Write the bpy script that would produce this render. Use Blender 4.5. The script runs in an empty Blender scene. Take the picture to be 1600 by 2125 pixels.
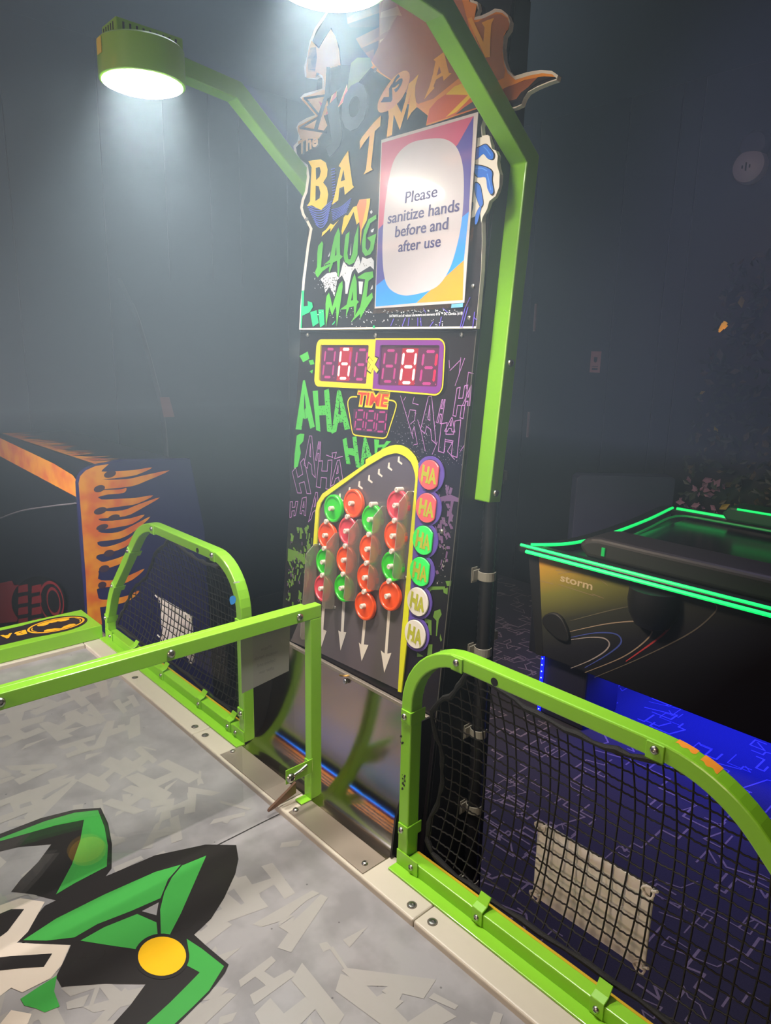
import bpy, bmesh, math, random
from mathutils import Vector, Matrix
from mathutils.geometry import tessellate_polygon

scene = bpy.context.scene
COL = scene.collection
random.seed(7)

# ------------------------------------------------------------------ camera
# world: metres, z = 0 is the top of the game table's rail, floor at -0.80; x runs along the rail, y away from the players
FPX = 1445.55
CAM = Vector((0.92708, -0.66566, 0.80189))
AR = Vector((0.6762206, 0.73642676, 0.02003308))      # right
AU = Vector((-0.17442361, 0.13362542, 0.97556171))    # up
AF = Vector((-0.71575282, 0.66318917, -0.21881048))   # forward
cam_d = bpy.data.cameras.new('camera'); cam = bpy.data.objects.new('camera', cam_d); COL.objects.link(cam)
cam_d.sensor_fit = 'HORIZONTAL'; cam_d.sensor_width = 36.0; cam_d.lens = FPX / 1600 * 36.0
cam_d.clip_start = 0.01; cam_d.clip_end = 60
cam.matrix_world = Matrix(((AR.x, AU.x, -AF.x, CAM.x), (AR.y, AU.y, -AF.y, CAM.y), (AR.z, AU.z, -AF.z, CAM.z), (0, 0, 0, 1)))
scene.camera = cam

# ------------------------------------------------------------------ world, exposure
w = bpy.data.worlds.new('world'); scene.world = w; w.use_nodes = True
bg = w.node_tree.nodes['Background']; bg.inputs[0].default_value = (1.0, 0.78, 0.62, 1); bg.inputs[1].default_value = 0.035
vs = scene.view_settings
vs.view_transform = 'Standard'; vs.look = 'None'; vs.gamma = 1; vs.use_curve_mapping = False; vs.exposure = 0.0
LENS_STRENGTH = 60.0
LAMP_POWER = 4.0
LAMP_SPREAD = 108.0
HAZE = 0.15  # density of the volume that imitates glare around the lamps

# ------------------------------------------------------------------ room lights and added fills
def area(name, loc, target, size, power, col, sy=None):
    l = bpy.data.lights.new(name, 'AREA'); l.energy = power; l.color = col; l.size = size
    if sy: l.shape = 'RECTANGLE'; l.size_y = sy
    o = bpy.data.objects.new(name, l); COL.objects.link(o); o.location = loc
    o.rotation_euler = (Vector(target) - Vector(loc)).to_track_quat('-Z', 'Y').to_euler()
    return o
area('arcade_warm_light', (0.7, -3.0, 1.25), (0.3, 0, 0.1), 0.9, 30, (1.0, 0.74, 0.52))
area('arcade_pink_light', (2.6, -1.2, 1.6), (0.2, 0.2, 0.2), 0.7, 9, (1.0, 0.62, 0.66))
area('table_underglow', (-0.05, 2.45, -0.56), (-0.05, 2.45, -0.8), 1.1, 46, (0.02, 0.03, 1.0), 0.8)
fl = area('violet_floor_fill', (0.2, 1.75, 2.2), (0.0, 1.15, -0.8), 0.4, 5.5, (0.70, 0.62, 1.0)); fl.data.spread = math.radians(56)  # added fill that lifts the carpet, not a lamp of the room
area('cool_overhead_fill', (-0.9, 0.5, 2.25), (-0.9, 0.5, 0.0), 0.9, 11, (0.76, 0.88, 1.0))  # added overhead fill to light the glare volume and upper walls
cl = area('cabinet_fill', (-0.6, -1.9, 1.5), (-1.7, 0.3, 0.0), 0.5, 12, (1.0, 0.92, 0.95)); cl.data.spread = math.radians(48)  # added near-white fill to brighten the flame cabinet
area('sunset_panel_fill', (-0.9, 0.75, 0.9), (-0.72, 1.84, -0.15), 0.25, 7.5, (1.0, 0.82, 0.62)).data.spread = math.radians(70)  # added fill to brighten the hockey table's end panel

# ================================================================== helpers
def C(r, g, b, a=1.0):
    f = lambda c: (c / 255 / 12.92) if c / 255 <= 0.04045 else ((c / 255 + 0.055) / 1.055) ** 2.4
    return (f(r), f(g), f(b), a)

MATS = {}
def mat(name, rgb, rough=0.5, metal=0.0, emit=0.0, ecol=None, noise=0.0, nscale=40.0, spec=0.5, bump=0.0, coat=0.0, aniso=0.0, rnoise=0.0):
    if name in MATS: return MATS[name]
    m = bpy.data.materials.new(name); m.use_nodes = True; nt = m.node_tree; b = nt.nodes['Principled BSDF']
    c = C(*rgb)
    b.inputs['Base Color'].default_value = c; b.inputs['Roughness'].default_value = rough; b.inputs['Metallic'].default_value = metal
    b.inputs['Specular IOR Level'].default_value = spec; b.inputs['Coat Weight'].default_value = coat; b.inputs['Coat Roughness'].default_value = 0.06
    if emit:
        b.inputs['Emission Color'].default_value = C(*(ecol or rgb)); b.inputs['Emission Strength'].default_value = emit
    tc = nt.nodes.new('ShaderNodeTexCoord'); n = nt.nodes.new('ShaderNodeTexNoise'); n.inputs['Scale'].default_value = nscale
    n.inputs['Detail'].default_value = 4
    nt.links.new(tc.outputs['Object'], n.inputs['Vector'])
    amt = noise if noise else 0.04
    mx = nt.nodes.new('ShaderNodeMix'); mx.data_type = 'RGBA'
    mx.inputs['A'].default_value = tuple(x * (1 - amt) for x in c[:3]) + (1,); mx.inputs['B'].default_value = tuple(min(1, x * (1 + amt)) for x in c[:3]) + (1,)
    nt.links.new(n.outputs['Fac'], mx.inputs['Factor']); nt.links.new(mx.outputs['Result'], b.inputs['Base Color'])
    if rnoise:
        mr = nt.nodes.new('ShaderNodeMapRange'); mr.inputs['To Min'].default_value = max(0.02, rough - rnoise); mr.inputs['To Max'].default_value = min(1, rough + rnoise)
        nt.links.new(n.outputs['Fac'], mr.inputs['Value']); nt.links.new(mr.outputs['Result'], b.inputs['Roughness'])
    if bump:
        bp = nt.nodes.new('ShaderNodeBump'); bp.inputs['Strength'].default_value = bump; bp.inputs['Distance'].default_value = 0.002
        nt.links.new(n.outputs['Fac'], bp.inputs['Height']); nt.links.new(bp.outputs['Normal'], b.inputs['Normal'])
    MATS[name] = m; return m

def clear_mat(name, tint, fac, rough=0.02):
    """thin clear sheet: lets light straight through, with a Fresnel gloss on top"""
    if name in MATS: return MATS[name]
    m = bpy.data.materials.new(name); m.use_nodes = True; nt = m.node_tree; nt.nodes.remove(nt.nodes['Principled BSDF'])
    out = nt.nodes['Material Output']; t = nt.nodes.new('ShaderNodeBsdfTransparent'); t.inputs[0].default_value = C(*tint)
    g = nt.nodes.new('ShaderNodeBsdfGlossy'); g.inputs['Roughness'].default_value = rough
    lw = nt.nodes.new('ShaderNodeFresnel'); lw.inputs['IOR'].default_value = 1.49
    ad = nt.nodes.new('ShaderNodeMath'); ad.operation = 'ADD'; ad.inputs[1].default_value = fac; ad.use_clamp = True
    mx = nt.nodes.new('ShaderNodeMixShader')
    ge = nt.nodes.new('ShaderNodeNewGeometry'); iv = nt.nodes.new('ShaderNodeMath'); iv.operation = 'SUBTRACT'; iv.inputs[0].default_value = 1.0
    ml = nt.nodes.new('ShaderNodeMath'); ml.operation = 'MULTIPLY'
    nt.links.new(lw.outputs[0], ad.inputs[0]); nt.links.new(ge.outputs['Backfacing'], iv.inputs[1]); nt.links.new(ad.outputs[0], ml.inputs[0]); nt.links.new(iv.outputs[0], ml.inputs[1])
    nt.links.new(ml.outputs[0], mx.inputs[0])
    nt.links.new(t.outputs[0], mx.inputs[1]); nt.links.new(g.outputs[0], mx.inputs[2]); nt.links.new(mx.outputs[0], out.inputs['Surface'])
    MATS[name] = m; return m

ORIGIN = {}
def empty(name, label, cat, loc, group=None):
    o = bpy.data.objects.new(name, None); COL.objects.link(o); o.location = loc; o.empty_display_size = 0.05
    o['label'] = label; o['category'] = cat
    if group: o['group'] = group
    ORIGIN[o.name] = Vector(loc); return o

def tag(o, label=None, cat=None, group=None, kind=None):
    if label: o['label'] = label
    if cat: o['category'] = cat
    if group: o['group'] = group
    if kind: o['kind'] = kind
    return o

class MB:
    def __init__(s): s.v = []; s.f = []; s.m = []; s.smooth = []
    def add(s, vs, fs, mi=0, sm=False):
        k = len(s.v); s.v += [Vector(p) for p in vs]
        for f in fs: s.f.append([i + k for i in f]); s.m.append(mi); s.smooth.append(sm)
        return s
    def box(s, x0, x1, y0, y1, z0, z1, mi=0):
        return s.add([(x0,y0,z0),(x1,y0,z0),(x1,y1,z0),(x0,y1,z0),(x0,y0,z1),(x1,y0,z1),(x1,y1,z1),(x0,y1,z1)],
                     [(0,3,2,1),(4,5,6,7),(0,1,5,4),(1,2,6,5),(2,3,7,6),(3,0,4,7)], mi)
    def poly(s, pts, mi=0): return s.add(pts, [tuple(range(len(pts)))], mi)
    def prism(s, fr, loop, n0, n1, mi=0, sm=False):
        """solid with outline loop (u,v) between heights n0 and n1 of frame fr"""
        k = len(loop); area2 = sum(loop[i][0]*loop[(i+1)%k][1]-loop[(i+1)%k][0]*loop[i][1] for i in range(k))
        if area2 < 0: loop = loop[::-1]
        s.add([fr(u, v, n0) for u, v in loop] + [fr(u, v, n1) for u, v in loop], [])
        b = len(s.v) - 2*k
        s.f.append([b+i for i in range(k-1, -1, -1)]); s.m.append(mi); s.smooth.append(False)
        s.f.append([b+k+i for i in range(k)]); s.m.append(mi); s.smooth.append(False)
        for i in range(k):
            j = (i+1) % k; s.f.append([b+i, b+j, b+k+j, b+k+i]); s.m.append(mi); s.smooth.append(sm)
        return s
    def holed(s, fr, loop, holes, n0, n1, mi=0):
        """plate with holes"""
        loops = [loop] + holes
        tri = tessellate_polygon([[Vector((p[0], p[1], 0)) for p in l] for l in loops])
        flat = [p for l in loops for p in l]; k = len(flat)
        s.add([fr(u, v, n0) for u, v in flat] + [fr(u, v, n1) for u, v in flat], []); b = len(s.v) - 2*k
        for t in tri:
            s.f.append([b+k+i for i in t]); s.m.append(mi); s.smooth.append(False)
            s.f.append([b+i for i in t[::-1]]); s.m.append(mi); s.smooth.append(False)
        o = 0
        for l in loops:
            n = len(l)
            for i in range(n):
                j = (i+1) % n; s.f.append([b+o+i, b+o+j, b+k+o+j, b+k+o+i]); s.m.append(mi); s.smooth.append(False)
            o += n
        return s
    def pipe(s, path, r, n=8, closed=False, mi=0, caps=True):
        P = [Vector(p) for p in path]; K = len(P); rings = []
        prev = None
        for i in range(K):
            if closed: d = P[(i+1) % K] - P[i-1]
            else: d = P[min(i+1, K-1)] - P[max(i-1, 0)]
            d.normalize()
            if prev is None:
                a = Vector((0,0,1)) if abs(d.z) < 0.9 else Vector((1,0,0)); u = d.cross(a).normalized()
            else: u = (prev - d*prev.dot(d)).normalized()
            prev = u; v = d.cross(u)
            rr = r[i] if isinstance(r, (list, tuple)) else r
            rings.append([P[i] + (u*math.cos(2*math.pi*j/n) + v*math.sin(2*math.pi*j/n))*rr for j in range(n)])
        b = len(s.v)
        for q in rings: s.v += q
        for i in range(K if closed else K-1):
            i2 = (i+1) % K
            for j in range(n):
                j2 = (j+1) % n; s.f.append([b+i*n+j, b+i*n+j2, b+i2*n+j2, b+i2*n+j]); s.m.append(mi); s.smooth.append(True)
        if caps and not closed:
            s.f.append([b+j for j in range(n-1,-1,-1)]); s.m.append(mi); s.smooth.append(False)
            s.f.append([b+(K-1)*n+j for j in range(n)]); s.m.append(mi); s.smooth.append(False)
        return s
    def lathe(s, o, ax, prof, n=20, mi=0, sm=True, sx=1.0):
        """profile [(r,h)] turned about axis ax through o"""
        o = Vector(o); ax = Vector(ax).normalized(); a = Vector((0,0,1)) if abs(ax.z) < 0.9 else Vector((1,0,0))
        u = ax.cross(a).normalized(); v = ax.cross(u); b = len(s.v)
        for r, h in prof:
            for j in range(n):
                t = 2*math.pi*j/n; s.v.append(o + ax*h + (u*math.cos(t)*sx + v*math.sin(t))*max(r, 1e-5))
        for i in range(len(prof)-1):
            for j in range(n):
                j2 = (j+1) % n; s.f.append([b+i*n+j, b+i*n+j2, b+(i+1)*n+j2, b+(i+1)*n+j]); s.m.append(mi); s.smooth.append(sm)
        s.f.append([b+j for j in range(n-1,-1,-1)]); s.m.append(mi); s.smooth.append(False)
        k = len(prof)-1; s.f.append([b+k*n+j for j in range(n)]); s.m.append(mi); s.smooth.append(False)
        return s
    def sweep(s, path, nrm, wd, n0, n1, closed=False, mi=0):
        """rectangular tube: planar path, plane normal nrm, width wd in the plane, depth n0..n1 along nrm"""
        P = [Vector(p) for p in path]; N = Vector(nrm).normalized(); K = len(P); b = len(s.v)
        for i in range(K):
            if closed: d0 = (P[i]-P[i-1]).normalized(); d1 = (P[(i+1) % K]-P[i]).normalized()
            else:
                d1 = (P[min(i+1, K-1)] - P[min(i, K-2)]).normalized(); d0 = (P[max(i, 1)] - P[max(i-1, 0)]).normalized()
            m = (d0+d1).normalized(); t = N.cross(m).normalized(); k = wd/2/max(0.3, m.dot(d0))
            for a, c in ((-k, n0), (k, n0), (k, n1), (-k, n1)): s.v.append(P[i] + t*a + N*c)
        for i in range(K if closed else K-1):
            i2 = (i+1) % K
            for j in range(4):
                j2 = (j+1) % 4; s.f.append([b+i*4+j, b+i*4+j2, b+i2*4+j2, b+i2*4+j]); s.m.append(mi); s.smooth.append(False)
        if not closed:
            s.f.append([b+3, b+2, b+1, b]); s.m.append(mi); s.smooth.append(False)
            s.f.append([b+(K-1)*4+j for j in range(4)]); s.m.append(mi); s.smooth.append(False)
        return s

def build(name, mb, m, parent=None, bevel=0.0, fix=True, seg=2, sharp=35):
    org = Vector((0,0,0))
    if parent is not None:
        p = parent
        while p is not None:
            org += Vector(p.location); p = p.parent
    me = bpy.data.meshes.new(name); me.from_pydata([v-org for v in mb.v], [], mb.f)
    ms = m if isinstance(m, (list, tuple)) else [m]
    for q in ms: me.materials.append(q)
    me.polygons.foreach_set('material_index', mb.m); me.polygons.foreach_set('use_smooth', mb.smooth)
    if fix:
        bm = bmesh.new(); bm.from_mesh(me); bmesh.ops.recalc_face_normals(bm, faces=bm.faces); bm.to_mesh(me); bm.free()
    if any(mb.smooth): me.set_sharp_from_angle(angle=math.radians(sharp))
    me.update()
    o = bpy.data.objects.new(name, me); COL.objects.link(o)
    if parent is not None: o.parent = parent
    if bevel:
        md = o.modifiers.new('bevel', 'BEVEL'); md.width = bevel; md.segments = seg; md.limit_method = 'ANGLE'; md.angle_limit = math.radians(50)
    return o

class Frame:
    def __init__(s, o, u, v, n): s.o = Vector(o); s.u = Vector(u); s.v = Vector(v); s.n = Vector(n)
    def __call__(s, u, v, n=0.0): return s.o + s.u*u + s.v*v + s.n*n
    def px(s, x, y, off=0.0):
        """(u,v) of the point of this plane, raised by off, that a line of sight through a photo pixel meets"""
        d = AF + AR*((x-800)/FPX) - AU*((y-1062.5)/FPX); o = s.o + s.n*off
        t = (o-CAM).dot(s.n)/d.dot(s.n); p = CAM + d*t - s.o
        return (p.dot(s.u), p.dot(s.v))

TN = 0.09097733; LN = math.hypot(1, TN)
FACE = Frame((0, 0.088026, 0), (1,0,0), (0, TN/LN, 1/LN), (0, -1/LN, TN/LN))      # sloping front of the tower
TOP = Frame((0,0,0), (1,0,0), (0,1,0), (0,0,1))                                    # level of the rail
NETF = Frame((0,0.02,0), (1,0,0), (0,0,1), (0,-1,0))                               # front of the net frames
FLOOR_Z = -0.80

def smooth(pts, closed=True, n=6):
    out = []; K = len(pts); rng = range(K if closed else K-1)
    for i in rng:
        if closed: p0, p1, p2, p3 = (pts[(i+k) % K] for k in (-1, 0, 1, 2))
        else: p0, p1, p2, p3 = pts[max(i-1,0)], pts[i], pts[i+1], pts[min(i+2, K-1)]
        for j in range(n):
            t = j/n
            out.append(tuple(0.5*((2*p1[c]) + (-p0[c]+p2[c])*t + (2*p0[c]-5*p1[c]+4*p2[c]-p3[c])*t*t + (-p0[c]+3*p1[c]-3*p2[c]+p3[c])*t**3) for c in range(len(p1))))
    if not closed: out.append(tuple(pts[-1]))
    return out

def rounded(pts, rad, seg=8, closed=False):
    """polyline with its inner corners rounded by radius rad (number or list)"""
    P = [Vector(p) for p in pts]; K = len(P); out = []
    for i in range(K):
        r = rad[i] if isinstance(rad, (list, tuple)) else rad
        if (not closed and i in (0, K-1)) or r <= 0: out.append(P[i]); continue
        a = (P[i-1]-P[i]); b = (P[(i+1) % K]-P[i]); la, lb = a.length, b.length; a.normalize(); b.normalize()
        ang = a.angle(b); t = min(r/math.tan(ang/2), la*0.49 if closed else la*0.9, lb*0.49 if closed else lb*0.9); r2 = t*math.tan(ang/2)
        c = P[i] + (a+b).normalized()*(r2/math.sin(ang/2)); s0 = P[i]+a*t-c; s1 = P[i]+b*t-c
        for j in range(seg+1):
            f = j/seg; th = s0.angle(s1); q = (s0*math.sin((1-f)*th) + s1*math.sin(f*th))/math.sin(th); out.append(c+q)
    return out

def ellipse(cx, cy, rx, ry, n=32, rot=0.0):
    return [(cx + rx*math.cos(t)*math.cos(rot) - ry*math.sin(t)*math.sin(rot), cy + rx*math.cos(t)*math.sin(rot) + ry*math.sin(t)*math.cos(rot)) for t in [2*math.pi*i/n for i in range(n)]]

def prints(name, fr, loops, m, parent, off, sub=None):
    """flat print: filled outlines lying on frame fr, raised by off"""
    mb = MB()
    for n, l in enumerate(loops):
        b = len(mb.v); mb.v += [fr(u, v, off + 4.5e-6*(n % 61)) for u, v in l]
        for t in tessellate_polygon([[Vector((p[0], p[1], 0)) for p in l]]):
            p, q, r = (l[x] for x in t); a2 = (q[0]-p[0])*(r[1]-p[1]) - (q[1]-p[1])*(r[0]-p[0])
            if abs(a2) < 1e-12: continue
            mb.f.append([b+x for x in (t if a2 > 0 else t[::-1])]); mb.m.append(0); mb.smooth.append(False)
    return build(name, mb, m, parent, fix=False)

def stroke(pts, wd, closed=False):
    """outlines of thin quads that follow a polyline"""
    out = []; K = len(pts)
    for i in range(K if closed else K-1):
        a = Vector(pts[i][:2]); b = Vector(pts[(i+1) % K][:2]); d = b-a
        if d.length < 1e-6: continue
        d.normalize(); n = Vector((-d.y, d.x))*wd/2; e = d*wd*0.35
        out.append([tuple(a-e-n), tuple(b+e-n), tuple(b+e+n), tuple(a-e+n)])
    return out

def ribbon(pts, wd, closed=False):
    """one filled outline along a polyline (not closed) or a list of quads (closed)"""
    out = []; K = len(pts); P = [Vector(p[:2]) for p in pts]; L = []; R = []
    for i in range(K):
        d = (P[(i+1) % K]-P[i-1]) if closed else (P[min(i+1,K-1)]-P[max(i-1,0)])
        d.normalize(); n = Vector((-d.y, d.x))*(wd[i] if isinstance(wd, (list, tuple)) else wd)/2
        L.append(P[i]+n); R.append(P[i]-n)
    for i in range(K if closed else K-1):
        j = (i+1) % K; out.append([tuple(R[i]), tuple(R[j]), tuple(L[j]), tuple(L[i])])
    return out

LET = {
 'H': [[(0,0),(.3,0),(.3,.38),(.7,.38),(.7,0),(1,0),(1,1),(.7,1),(.7,.62),(.3,.62),(.3,1),(0,1)]],
 'A': [[(0,0),(.28,0),(.36,.22),(.5,.22),(.5,.42),(.42,.42),(.5,.78),(.5,1),(.34,1)], [(1,0),(.72,0),(.64,.22),(.5,.22),(.5,.42),(.58,.42),(.5,.78),(.5,1),(.66,1)]],
 'X': [[(0,0),(.3,0),(.5,.34),(.7,0),(1,0),(.66,.5),(1,1),(.7,1),(.5,.66),(.3,1),(0,1),(.34,.5)]],
}
def letter(ch, q, rough=0.0, rnd=None):
    """block letter squeezed into quad q = bottom-left, bottom-right, top-right, top-left"""
    out = []
    for l in LET[ch]:
        o = []
        for i, (s, t) in enumerate(l):
            if rough and rnd: s += rnd.uniform(-rough, rough); t += rnd.uniform(-rough, rough)
            o.append(tuple((1-t)*((1-s)*q[0][c]+s*q[1][c]) + t*((1-s)*q[3][c]+s*q[2][c]) for c in (0,1)))
        out.append(o)
    return out
OUTL = {'H': LET['H'], 'A': [[(0,0),(.28,0),(.36,.22),(.64,.22),(.72,0),(1,0),(.66,1),(.34,1)], [(.42,.42),(.58,.42),(.5,.78)]]}
def outline_letter(ch, q, wd):
    out = []
    for l in OUTL[ch]:
        o = [tuple((1-t)*((1-s)*q[0][c]+s*q[1][c]) + t*((1-s)*q[3][c]+s*q[2][c]) for c in (0,1)) for s, t in l]
        out += stroke(o, wd, True)
    return out

def text_mesh(s, bold=0.0):
    cu = bpy.data.curves.new('lettering', 'FONT'); cu.body = s; cu.align_x = 'CENTER'; cu.align_y = 'CENTER'; cu.offset = bold; cu.resolution_u = 3
    o = bpy.data.objects.new('lettering', cu); COL.objects.link(o)
    dg = bpy.context.evaluated_depsgraph_get(); me = bpy.data.meshes.new_from_object(o.evaluated_get(dg))
    vs = [v.co.copy() for v in me.vertices]; fs = [list(p.vertices) for p in me.polygons]
    bpy.data.objects.remove(o); bpy.data.curves.remove(cu); bpy.data.meshes.remove(me)
    return vs, fs
def text_into(mb, fr, s, c, h, off, bold=0.0, wfit=None, shear=0.0, flip=False, rot=0.0, mi=0):
    """words set on frame fr, centred at c, letter height h (m); wfit fits the total width"""
    vs, fs = text_mesh(s, bold)
    x0 = min(v.x for v in vs); x1 = max(v.x for v in vs); y0 = min(v.y for v in vs); y1 = max(v.y for v in vs)
    sy = h/0.72; sx = (wfit/(x1-x0)) if wfit else sy
    out = []
    for v in vs:
        x = (v.x-(x0+x1)/2)*sx; y = (v.y-(y0+y1)/2)*sy; x += y*shear
        if flip: x, y = -x, -y
        out.append(fr(c[0]+x*math.cos(rot)-y*math.sin(rot), c[1]+x*math.sin(rot)+y*math.cos(rot), off))
    mb.add(out, fs, mi); return mb

def screw(parent, pos, nrm, r=0.0042, name='screw'):
    nrm = Vector(nrm).normalized(); mb = MB()
    mb.lathe(pos, nrm, [(r*1.05, 0), (r, r*0.35), (r*0.75, r*0.62), (r*0.42, r*0.70), (r*0.38, r*0.35), (0.0, r*0.33)], 12)
    return build(name, mb, M_screw, parent)

# ------------------------------------------------------------------ shared materials
M_green = mat('lime_enamel', (128,190,44), 0.32, noise=0.03, nscale=30, coat=0.25)
M_screw = mat('screw_steel', (176, 176, 172), 0.28, 1.0)
M_black = mat('black_laminate', (20, 18, 20), 0.38, rnoise=0.08)
M_dark = mat('black_plastic', (16, 16, 17), 0.5)
M_white = mat('white_plastic', (222, 216, 206), 0.5)
M_clear = clear_mat('clear_acrylic', (251, 252, 251), 0.012)

# ================================================================== SETTING
M_carpet = mat('dark_carpet', (34, 31, 40), 0.95, noise=0.5, nscale=220, bump=0.4)
M_carpetline = mat('carpet_pale_line', (104,92,98), 0.9, noise=0.35, nscale=90)
M_wall = mat('black_wall_panel', (24, 23, 25), 0.34, noise=0.15, nscale=6, rnoise=0.06)
M_seam = mat('wall_seam_highlight', (84, 82, 86), 0.4)  # lighter backing imitates panel edges catching light
floor = tag(build('floor', MB().box(-3.0, 2.4, -4.4, 3.5, FLOOR_Z-0.05, FLOOR_Z), M_carpet), kind='structure')
rc = random.Random(3); mb = MB()
for i in range(1100):                       # maze-like pale lines of the carpet print
    x, y = rc.uniform(-2.6, 2.0), rc.uniform(0.15, 3.3); pts = [(x, y)]; ax = rc.random() < 0.5
    for k in range(rc.randint(2, 5)):
        L = rc.choice([0.03, 0.045, 0.06, 0.09])*rc.choice([-1, 1])
        if ax: x += L
        else: y += L
        if rc.random() < 0.25: x += abs(L)*0.5; y += abs(L)*0.5
        ax = not ax; pts.append((x, y))
    pts = [(max(-2.8, min(2.3, a)), max(0.1, min(3.38, b))) for a, b in pts]
    for q in stroke(pts, rc.choice([0.004, 0.006, 0.0075])): mb.poly([(a, b, FLOOR_Z+0.0006+3e-5*(len(mb.f) % 12)) for a, b in q])
tag(build('printed_line', mb, M_carpetline, floor, fix=False), kind='stuff')

def panel_wall(name, cuts, lo, hi, plane, side):
    root = tag(build(name, MB().box(*( (plane-0.06, plane-0.012, cuts[0], cuts[-1], lo, hi) if side == 'x' else (cuts[0], cuts[-1], plane+0.012, plane+0.06, lo, hi))), M_seam), kind='structure')
    for a, b in zip(cuts[:-1], cuts[1:]):
        g = 0.0022; mb = MB()
        if side == 'x': mb.box(plane-0.012, plane, a+g, b-g, lo, hi)
        else: mb.box(a+g, b-g, plane, plane+0.012, lo, hi)
        build('wall_panel', mb, M_wall, root, bevel=0.002, seg=1)
    return root
panel_wall('wall_left', [-4.4, -1.6, -0.5, 0.414, 0.859, 1.203, 1.473, 1.666, 2.0, 2.7, 3.40], FLOOR_Z, 2.3, -2.9, 'x')
panel_wall('wall_back', [-2.9, -2.055, -1.426, -1.112, -0.99, -0.2, 0.9, 2.4], FLOOR_Z, 2.3, 3.4, 'y')
tag(build('ceiling', MB().box(-3.0, 2.4, -4.4, 3.5, 2.3, 2.36), mat('dark_ceiling', (22, 21, 23), 0.8)), kind='structure')

# pale strips beside the corner, wall notice, rounded wall device
for z0, z1, lab in ((0.985, 1.165, 'thin pale metal strip on black wall right of the tower, upper of two'), (0.262, 0.438, 'thin pale metal strip on black wall right of the tower, lower of two')):
    mb = MB().box(-2.010, -1.994, 3.392, 3.399, z0, z1); mb.pipe([(-2.002, 3.391, z0+0.01), (-2.002, 3.391, z1-0.01)], 0.005, 8)
    t = build('wall_strip', mb, mat('dull_pink_metal', (150, 118, 118), 0.4, 0.6)); tag(t, lab, 'strip', 'pale strips on the back wall')
t = empty('wall_notice', 'small pale pink notice on the black back wall', 'notice', (-1.516, 3.399, 0.73))
NB = Frame((-1.516, 3.399, 0.79), (1,0,0), (0,0,1), (0,-1,0))
build('sheet', MB().prism(NB, [(-0.036,-0.066),(0.036,-0.066),(0.036,0.066),(-0.036,0.066)], 0, 0.002), mat('pale_pink_paper', (190, 142, 142), 0.7), t)
prints('printed_symbol', NB, [[(-0.012,0.005),(0,-0.006),(0.012,0.005),(0.012,0.03),(-0.012,0.03)], [(-0.022,-0.03),(0.022,-0.03),(0.022,-0.026),(-0.022,-0.026)], [(-0.02,-0.05),(0.02,-0.05),(0.02,-0.038),(-0.02,-0.038)]], mat('notice_ink', (40,30,34), 0.8), t, 0.0026)
t = empty('wall_device', 'white half round device with dark vents high on the back wall', 'wall fixture', (-0.70, 3.40, 1.80))
mb = MB(); mb.lathe((-0.70, 3.40, 1.80), (0,-1,0), [(0.085,0),(0.085,0.02),(0.078,0.045),(0.055,0.062),(0.02,0.07),(0.0,0.071)], 28)
build('body', mb, mat('device_white', (196, 192, 206), 0.45), t)
build('mount', MB().lathe((-0.69, 3.40, 1.90), (0,-1,0), [(0.075,0),(0.075,0.02),(0.06,0.045),(0.03,0.052),(0,0.053)], 24), mat('device_grey', (58, 55, 62), 0.6), t)
mb = MB()
for k in (-1, 0, 1): mb.box(-0.70+k*0.018-0.003, -0.70+k*0.018+0.003, 3.325, 3.335, 1.785-0.012*(1-abs(k)), 1.80+0.012*(1-abs(k)))
build('vent', mb, M_dark, t)

# foliage wall at the far right
mb = MB(); rf = random.Random(5); mats_f = [mat('leaf_dark', (44, 52, 34), 0.55), mat('leaf_brown', (86, 74, 52), 0.6), mat('leaf_pink', (150, 108, 132), 0.6), mat('leaf_yellow', (168, 140, 40), 0.6)]
for i in range(1500):
    z = rf.uniform(-0.1, 1.35); x = rf.uniform(-0.83 + max(0, z-0.5)*0.12, 0.55); y = 3.375 - rf.uniform(0, 0.10); s = rf.uniform(0.014, 0.036)
    a = rf.uniform(0, 6.28); e = Vector((math.cos(a), rf.uniform(-0.7, 0.3), math.sin(a))).normalized(); f = e.cross(Vector((rf.uniform(-.5,.5), -1, rf.uniform(-.5,.5)))).normalized()
    c = Vector((x, y, z)); k = 0 if rf.random() < 0.8 else 1
    if z < 0.16 and x < -0.6: k = 2 if rf.random() < 0.6 else 0
    if rf.random() < 0.012: k = 3
    mb.add([c-e*s, c+f*s*0.55+Vector((0,-0.006,0)), c+e*s, c-f*s*0.55+Vector((0,-0.006,0))], [(0,1,2),(0,2,3)], k)
tag(build('leafy_foliage', mb, mats_f, fix=False), 'dark artificial leaves covering the far right back wall', 'foliage', kind='stuff')
t = empty('yellow_bloom', 'small glowing yellow bloom high in the dark wall foliage', 'flower', (-0.665, 3.20, 0.985))
mb = MB()
for i in range(9):
    a = i*0.7; c = Vector((-0.665 + 0.012*math.cos(a), 3.205, 0.985 + 0.016*math.sin(a*1.3)))
    mb.add([c+Vector((-.012,0,-.006)), c+Vector((0,-.012,-.014)), c+Vector((.012,0,.006)), c+Vector((0,-.006,.016))], [(0,1,2,3)])
build('petal', mb, mat('bloom_yellow', (236, 178, 40), 0.5, emit=0.35), t, fix=False)
build('stem', MB().pipe([(-0.665, 3.21, 0.975), (-0.66, 3.25, 0.95), (-0.66, 3.33, 0.94)], 0.003, 6), mats_f[0], t)

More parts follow.
